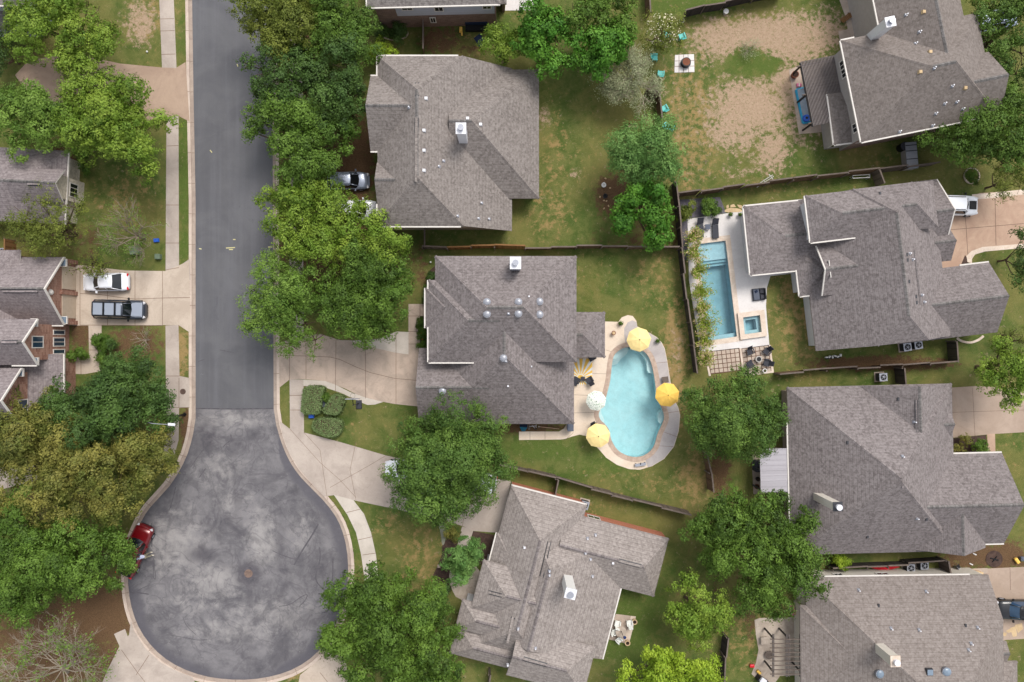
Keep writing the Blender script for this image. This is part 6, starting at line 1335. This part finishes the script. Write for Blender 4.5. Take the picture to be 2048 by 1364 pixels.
# utility things
def utility(name,label,cat,px,py,lx,ly,h,mat,rz=0,lid=None,z=.12,bev=.0):
    parts=[('box' if not lid else 'body',mat,lambda m:m.box(0,0,0,lx,ly,h,0,0,.02,.02,bev)),('lid',lid or mat,lambda m:m.box(0,0,h,lx*1.06,ly*1.06,.05,0,0,.03,.03))]
    return simple(name,label,cat,px,py,parts,z,rz)
utility('utility_box','grey-green utility box on the lawn under the leafless tree above the white sedan','utility box',274,501,.9,.8,.6,'util_green',10)
utility('utility_box','small blue box beside the left sidewalk','box',314,481,.5,.35,.2,'royal',5)
utility('utility_box','small grey-green round-cornered pedestal near the left sidewalk','utility box',319,514,.5,.5,.5,'util_green')
utility('utility_box','grey utility box between the square hedge and the slanted hedge','utility box',650,806,.4,.7,.4,'slate')
utility('recycling_bin','blue recycling tub below the square clipped hedge','bin',624,832,.5,.35,.3,'royal',0,'royal')
for px,py,mt,rm,lab,rr in [(367,783,'manhole_iron','manhole_rust','dark round manhole cover in the pavement left of the street',.27),(497,1147,'manhole_rust','crack','round rusty manhole cover in the centre of the cul-de-sac',.42)]:
    x,y=W(px,py,0); z=.146 if px<400 else .004; r=empty('manhole_cover',(x,y,z),0,lab,'manhole cover'); mb=MB(); mb.cyl(0,0,0,rr,.012,24); mb.build('lid',[mt],r,local=True); mb=MB(); mb.cyl(0,0,0,rr*1.6 if px>400 else rr*1.1,.006,24); mb.build('rim',[rm],r,local=True)
# bins behind top wall, mats, sheds
simple('dark_sofa','black outdoor bench against the brick wall at the top','bench',953,58,[('seat','black',lambda m:m.box(0,0,.1,2.2,.7,.35,0,0,.03,.03)),('backrest','navy',lambda m:m.box(0,.3,.45,2.2,.12,.4))],z=.12)
simple('doormat','dark blue mat lying on the dry grass at the top','mat',960,81,[('mat','navy',lambda m:m.box(0,0,0,.8,1.1,.03))],z=.13,rz=35)
r=simple('toy_vehicle','small yellow plastic toy vehicle on the dry grass below the brick wall','toy',922,61,[('body','yellow_deep',lambda m:m.box(0,0,.12,.35,.55,.22,0,0,.05,.05)),('scoop','yellow_deep',lambda m:m.box(.1,-.4,.1,.18,.35,.12,0,0,.03,.03)),('wheels','black',lambda m:L4(m,.16,.2,.14,.1))],z=.12)
for k,(px,py) in enumerate([(1806,300),(1810,318),(1814,333)][:3]): 
    if k==1: 
        r=simple('garden_shed','pale grey lean-to with dark bands below the brown-roofed corner house','shed',px+2,py-2,[('roof','metal_grey',lambda m:m.box(0,0,1.0,1.1,2.6,.08,0)),('walls','siding_grey',lambda m:m.box(0,0,0,1.0,2.5,1.0)),('straps','black',lambda m:(m.box(0,.45,1.08,1.12,.07,.02),m.box(0,-.35,1.08,1.12,.07,.02),m.box(0,1.0,1.08,1.12,.07,.02)))],rz=5)
simple('barrel','black round water barrel beside the pale grey lean-to','barrel',1800,297,[('body','black',lambda m:m.cyl(0,0,0,.4,.9,18)),('lid','charcoal',lambda m:m.cyl(0,0,.9,.42,.05,18))])
# pergola of the corner house
def pergola(label,px,py,rz,lx,ly,n,gap,mat,zt=2.6,posts=((-1,-1),(-1,1),(-1,0)),dense=True):
    x,y=W(px,py,zt); r=empty('pergola',(x,y,.15),R(rz),label,'pergola')
    mb=MB()
    for i in range(n): mb.box(-lx/2+lx*(i+.5)/n,0,zt,gap,ly,.12)
    mb.build('slats',[mat],r,local=True)
    mb=MB()
    for yy in (-ly/2+.35,0,ly/2-.35): mb.box(0,yy,zt-.18,lx+.7,.09,.17)
    mb.build('beams',['wood_post'],r,local=True)
    mb=MB(); mb.box(-lx/2+.1,0,zt-.36,.12,ly,.18); mb.build('header',['metal_dark'],r,local=True)
    for a,b in posts: mb=MB(); mb.box(a*lx/2*.93,b*ly/2*.9,0,.15,.15,zt-.3); mb.build('post',['black'],r,local=True)
    return r
pergola('wooden slatted pergola over the small patio of the brown-roofed corner house',1649,182,11,3.7,6.3,27,.07,'slats')
x,y=W(1575,1309,2.5)
r=empty('pergola',(x,y,.15),R(0),'open grid pergola at the left side of the bottom right house','pergola')
mb=MB()
for i in range(9): mb.box(0,-1.75+i*.42,2.62,3.6,.05,.12)
mb.build('slats',['wood_post'],r,local=True)
mb=MB()
for xx in (-1.5,-1.38,-.2,-.08,.1,1.1,1.25): mb.box(xx,0,2.46,.05,4.1,.15)
mb.build('beams',['slats'],r,local=True)
for a,b in ((-1.44,-1.6),(-1.44,1.65),(.0,1.65),(1.2,-1.6)): mb=MB(); mb.box(a,b,0,.13,.13,2.46); mb.build('post',['black'],r,local=True)
simple('water_slide_mat','bright blue inflatable pool at the left edge of the slatted pergola patio','inflatable pool',1607,212,[('pool_wall','cyan',lambda m:m.box(0,0,0,1.1,3.6,.35,0,0,.05,.05,.15)),('water_surface','dome_blue',lambda m:m.box(0,0,.352,.9,3.3,.01))],rz=12)
simple('inflatable_ring','round blue inflatable ring at the lower end of the inflatable pool','inflatable ring',1609,239,[('ring','royal',lambda m:m.cyl(0,0,.36,.38,.2,20,0,.33)),('hole','black',lambda m:m.cyl(0,0,.56,.13,.012,16))],z=.145)
simple('toy','small pink float at the upper end of the inflatable pool','toy',1597,171,[('float','pink',lambda m:m.box(0,0,.05,.5,.35,.12,0,0,.06,.06,.04)),('strap','white_cloth',lambda m:m.box(0,0,.17,.08,.33,.01))])
simple('plant_pot','round brown pot at the top left corner of the slatted pergola patio','plant pot',1587,152,[('pot','terracotta',lambda m:m.cyl(0,0,0,.3,.5,20,0,.36)),('earth','soil',lambda m:m.cyl(0,0,.5,.28,.02,18))])
simple('lumber_stack','stack of orange planks leaning beside the corner house','planks',1698,30,[('planks','fence_orange',lambda m:[m.box(-.1+i*.13,0,.1+.05*i,.11,2.2,.04) for i in range(4)]),('rest','wood_post',lambda m:m.box(.1,0,0,.7,.1,.1))],rz=-55)
# side patio objects
simple('plant_pot','round planter at the upper corner of the small tan patio','plant pot',1268,1241,[('pot','flagstone',lambda m:m.cyl(0,0,0,.22,.4,20,0,.28)),('earth','soil',lambda m:m.cyl(0,0,.4,.17,.02,18))])
simple('plant_pot','round planter at the lower corner of the small tan patio','plant pot',1254,1283,[('pot','flagstone',lambda m:m.cyl(0,0,0,.22,.4,20,0,.28)),('earth','soil',lambda m:m.cyl(0,0,.4,.17,.02,18))])
simple('patio_table','round glass-topped table under the closed blue parasol','table',1240,1258,[('table_top','stamped',lambda m:m.cyl(0,0,.7,.55,.03,20)),('stem','metal_dark',lambda m:m.cyl(0,0,0,.05,.7,10))])
simple('closed_parasol','closed blue parasol leaning over the round table','parasol',1240,1256,[('canopy','blue',lambda m:m.tube([(0,0,2.4),(.15,-.2,1.9),(.25,-.35,1.5)],[.05,.13,.16],8)),('pole','wood_post',lambda m:m.tube([(0,0,0),(0,0,2.5)],.03,6))])
# stamped patio toys
simple('ride_on_toy','red plastic ride-on toy on the grass near the stamped patio','toy',1503,1330,[('body','red',lambda m:m.box(0,0,.1,.45,.3,.2,0,0,.08,.06,.04)),('wheels','black',lambda m:L4(m,.14,.12,.12,.07))],z=.12)
simple('ride_on_toy','yellow plastic ride-on toy at the edge of the stamped patio','toy',1516,1342,[('body','yellow_deep',lambda m:m.box(0,0,.1,.45,.24,.25,0,0,.1,.05,.04)),('wheels','black',lambda m:L4(m,.14,.12,.12,.07))],rz=-40)
simple('barbecue','white and black barbecue grill at the lower edge of the stamped patio','barbecue',1522,1357,[('lid','metal_white',lambda m:m.box(-.2,.1,.8,.6,.5,.3,0,0,.08,.08,.05)),('cart','black',lambda m:m.box(0,0,0,1.2,.5,.8)),('side_shelf','metal_white',lambda m:m.box(.5,-.1,.8,.6,.3,.04))],rz=-35)
simple('stone_bench','grey square stone seat on the stamped patio','stone seat',1527,1278,[('slab','stamped',lambda m:m.box(0,0,.35,.8,.7,.08)),('block','concrete_grey',lambda m:m.box(0,0,0,.6,.5,.35))],rz=5)
simple('stone_bench','oval brown stone seat on the stamped patio by the pergola post','stone seat',1536,1307,[('slab','wood_post',lambda m:m.cyl(0,0,.3,.42,.07,18)),('block','concrete_grey',lambda m:m.box(0,0,0,.4,.4,.3))])
simple('cooler_box','pink and white cooler box under the tree by the bottom right house','box',1582,1216,[('body','vinyl_white',lambda m:m.box(0,0,0,.4,1.0,.5)),('lid','pink',lambda m:m.box(0,0,.5,.42,1.02,.06))],rz=15)
# under the metal cover
simple('barbecue','covered black grill at the left edge of the metal patio cover','barbecue',1512,930,[('cover','charcoal',lambda m:m.box(0,0,0,.75,1.1,1.05,0,0,.08,.08,.08)),('handle','metal_dark',lambda m:m.box(-.4,0,.9,.06,.6,.05))])
simple('plant_pot','small dark pot at the left edge of the metal patio cover','plant pot',1514,957,[('pot','black',lambda m:m.cyl(0,0,0,.18,.35,14,0,.23)),('earth','soil',lambda m:m.cyl(0,0,.35,.18,.02,12))])
simple('plant_pot','terracotta pot at the lower left edge of the metal patio cover','plant pot',1512,972,[('pot','terracotta',lambda m:m.cyl(0,0,0,.2,.3,14,0,.26)),('earth','soil',lambda m:m.cyl(0,0,.3,.2,.02,12))])
# side yard of the central house
simple('garden_tent','dark blue and turquoise tarpaulin bundle below the central house','tarpaulin',1046,852,[('upper_sheet','navy',lambda m:m.add([(-.4,.5,.5),(.45,.5,.5),(.4,-.05,.9),(-.3,.0,.7),(-.3,.1,.1),(.4,.2,.1)],[(0,3,2,1),(3,4,5,2),(0,4,3),(1,2,5),(0,1,5,4)])),('lower_sheet','cyan',lambda m:m.add([(-.35,.0,.75),(.4,-.05,.92),(.2,-.5,.2),(-.1,-.5,.2)],[(0,3,2,1),(0,1,2,3)]))])
simple('wooden_pole','pale wooden pole lying in the dirt strip below the central house','pole',1098,855,[('shaft','wood_pale',lambda m:m.tube([(-1.0,.1,.1),(1.0,-.12,.1)],.04,6)),('end_cap','white_cloth',lambda m:m.box(-1.02,.1,.05,.06,.12,.1))])
simple('bicycle','tangle of a small metal bicycle lying in the dirt strip below the central house','bicycle',1066,852,[('wheel','metal_grey',lambda m:[m.tube([(-.42+.3*math.cos(a)*.3,.3*math.sin(a),.3+.25*math.cos(a)),(-.42+.3*math.cos(a+.5)*.3,.3*math.sin(a+.5),.3+.25*math.cos(a+.5))],.02,4) for a in np.arange(0,6.28,.5)]),('frame','metal_white',lambda m:(m.tube([(-.4,0,.3),(.3,.05,.35)],.03,5),m.tube([(-.1,.1,.3),(.2,-.2,.3)],.025,5),m.tube([(.3,-.15,.3),(.3,.2,.35)],.02,5))),('saddle','black',lambda m:m.box(.25,-.25,.35,.3,.12,.06,0,0,.04,.03))])
# stones, chairs, items around
simple('garden_bench','small reddish wooden bench above the soft round tree','bench',1264,254,[('seat','wood_pale',lambda m:m.box(0,0,.35,.8,.3,.05)),('backrest','terracotta',lambda m:m.box(0,.18,.4,.8,.05,.35)),('legs','terracotta',lambda m:L4(m,.35,.12,.35))],z=.12)
for k,(px,py,mt,lab) in enumerate([(1207,371,'vinyl_white','white stone figure in the round mulch bed'),(1210,393,'black','black pot on the mulch bed beside the broad-leaved tree')]):
    simple('garden_ornament',lab,'garden ornament',px,py,[('base',mt,lambda m:m.cyl(0,0,0,.2,.3,14,0,.24)),('top',mt,lambda m:m.ball((0,.12,.38),.14,.16,0,12,6))],z=.12)
g_=[(1208,401),(1213,402),(1200,394),(1217,412),(1211,357),(1220,376),(1208,417)]
for k,(px,py) in enumerate(g_):
    o=simple('edging_stone',['pale loose stone just below the black pot on the mulch bed','pale loose stone right below the black pot, second one','pale loose stone at the left rim of the round mulch bed','pale loose stone at the lower right of the round mulch bed','pale loose stone above the white figure in the mulch bed','pale loose stone right of the white figure in the mulch bed','pale loose stone lowest in the round mulch bed'][k],'stone',px,py,[('stone','flagstone',lambda m:m.box(0,0,0,.2,.13,.1,0,0,.03,.03))],z=.12,rz=k*37,group='loose stones in the round mulch bed')
x,y=W(1943,352); r=empty('stone_ring',(x,y,.12),0,'ring of pale edging stones round a small shrub at the right','stone ring')
mb=MB()
for i in range(26):
    a=2*math.pi*i/26; mb.box(.75*math.cos(a),.75*math.sin(a),0,.13,.17,.12,a,0,.01,.01)
mb.build('stones',['travertine'],r,local=True)
x,y=W(789,70); r=empty('bed_edging',(x,y,.12),0,'pale stone edging of the shrub bed against the brick wall','edging')
mb=MB()
for i in range(20):
    a=math.pi+math.pi*i/19; mb.box(1.35*math.cos(a),.2+.72*math.sin(a),0,.2,.12,.14,a+1.57,0,.01,.01)
mb.build('stones',['travertine'],r,local=True)
x,y=W(1941,660); r=empty('curved_edging',(x,y,.12),0,'curved white concrete edging below the right wing of the white-gabled house','edging')
mb=MB(); q=smoothpoly(WL([(1913,676),(1920,682),(1938,686),(1955,681),(1966,672)]),2,False); P=[(a-x,b-y) for a,b in q]; mb.strip(P,.22,.12); mb.strip(P,.2,.02); mb.build('kerb_band',['travertine'],r,local=True)
# garden litter near the right lower lawn
for px,py,mt,lab,lx,ly in [(1949,1108,'vinyl_white','short white board on the brown ground, upper one near the bottom right roof',.35,.1),(1942,1128,'vinyl_white','short white board on the brown ground, lower one near the white wall',.35,.1)]:
    simple('loose_board',lab,'board',px,py,[('board',mt,lambda m:m.box(0,0,0,lx,ly,.06)),('batten',mt,lambda m:m.box(0,0,.06,.06,ly,.03))],z=.13,rz=-25)
simple('ride_on_toy','yellow plastic toy truck on the brown ground at the right edge','toy',2031,1120,[('body','yellow_deep',lambda m:m.box(0,0,.1,.3,.6,.25,0,0,.05,.05,.04)),('wheels','black',lambda m:L4(m,.12,.2,.12,.07))],rz=35,z=.12)
simple('ride_on_toy','blue plastic toy car right beside the yellow toy truck','toy',2041,1116,[('body','slate',lambda m:m.box(0,0,.1,.4,.4,.35,0,0,.08,.08,.05)),('wheels','black',lambda m:L4(m,.15,.15,.12,.07))],z=.12)
simple('steel_fire_ring','dark burnt patch pit on the brown ground near the right edge','fire pit',1988,1118,[('ash','mulch_dark',lambda m:m.cyl(0,0,0,.85,.03,22)),('charred_logs','black',lambda m:(m.tube([(-.4,.1,.06),(.4,-.1,.08)],.06,6),m.tube([(-.2,-.3,.06),(.25,.3,.1)],.05,6)))],z=.12)
simple('patio_chair','small black folding chair on the grass by the white side wall','folding chair',1911,1131,[('seat','black',lambda m:m.box(0,0,.4,.4,.35,.04)),('frame','metal_grey',lambda m:(L4(m,.18,.15,.4,.03),m.box(-.18,0,.4,.03,.3,.35),m.box(.05,-.25,.35,.3,.03,.03)))],z=.12,rz=30)
simple('storage_box','low wooden storage box against the white side wall','box',1949,1143,[('body','wood_pale',lambda m:m.box(0,0,0,1.0,.35,.5)),('lid','flagstone',lambda m:m.box(0,0,.5,1.05,.4,.05))],rz=-10)
simple('clothes_rack','white folding rack leaning on the fence below the sandy garden','drying rack',1527,365,[('rail','vinyl_white',lambda m:(m.tube([(-.9,-.4,.1),(.5,.5,1.2)],.04,5),m.tube([(-.7,-.5,.1),(.6,.35,1.2)],.04,5))),('cross_piece','vinyl_white',lambda m:(m.tube([(.2,.6,1.0),(.6,.1,1.0)],.04,5),m.tube([(-.2,.1,.6),(0,-.15,.6)],.03,5)))],z=.12)
simple('clothes_airer','white rectangular metal airer beside the fence above the white-gabled house','airer',1715,357,[('long_bars','vinyl_white',lambda m:(m.tube([(-.85,.12,.8),(.85,.22,.8)],.035,5),m.tube([(-.85,-.15,.8),(.85,-.05,.8)],.035,5))),('short_bars','metal_grey',lambda m:(m.tube([(-.85,.12,.8),(-.85,-.15,.8)],.035,5),m.tube([(.85,.22,.8),(.85,-.05,.8)],.035,5))),('legs','metal_grey',lambda m:L4(m,.8,.1,.8,.04))],z=.12)
simple('bicycle_pile','jumble of white garden items under the lower eave of the white-gabled house','garden items',1664,713,[('white_pieces','vinyl_white',lambda m:[m.box(-.7+.28*i,.1*math.sin(i*3),.2,.25,.12,.3,i*.9) for i in range(6)]),('dark_pieces','black',lambda m:[m.box(-.6+.3*i,-.1,.05,.15,.2,.35,i*.7) for i in range(5)])],z=.12,rz=6)
simple('bucket','white bucket beside the dark fence at the top of the sandy garden','bucket',1450,26,[('body','pot_grey',lambda m:m.cyl(0,0,0,.2,.4,16,0,.26)),('rim','vinyl_white',lambda m:m.cyl(0,0,.4,.26,.03,16))],z=.12)
simple('plant_pot','grey round planter below the left end of the dark top fence','plant pot',1362,44,[('pot','pot_grey',lambda m:m.cyl(0,0,0,.22,.4,16,0,.26)),('earth','soil',lambda m:m.cyl(0,0,.402,.2,.02,16))],z=.12)
simple('garden_lamp','small white ball lamp on the lawn above the central house','garden lamp',862,525,[('globe','white_cloth',lambda m:m.ball((0,0,.35),.1,.1)),('stake','black',lambda m:m.cyl(0,0,0,.02,.3,6))],z=.12)
simple('utility_meter','white meter box against the top brick wall','meter box',779,52,[('case','metal_white',lambda m:m.box(0,0,.9,.4,.25,.5)),('conduit','metal_grey',lambda m:m.cyl(0,0,0,.04,.9,6))],z=.12)
simple('paint_marker','small white ball on the grass near the brown driveway','ball',295,104,[('ball','vinyl_white',lambda m:m.ball((0,0,.1),.1,.1)),('tee','metal_grey',lambda m:m.cyl(0,0,0,.03,.03,8))],z=.12)
simple('garden_stone','pinkish square stone in the dark garden bed','stone',878,1132,[('block','concrete_pink',lambda m:m.box(0,0,0,.32,.32,.15,0,0,.02,.02)),('cap','concrete_pink',lambda m:m.box(0,0,.15,.26,.26,.03))],z=.13,rz=5)
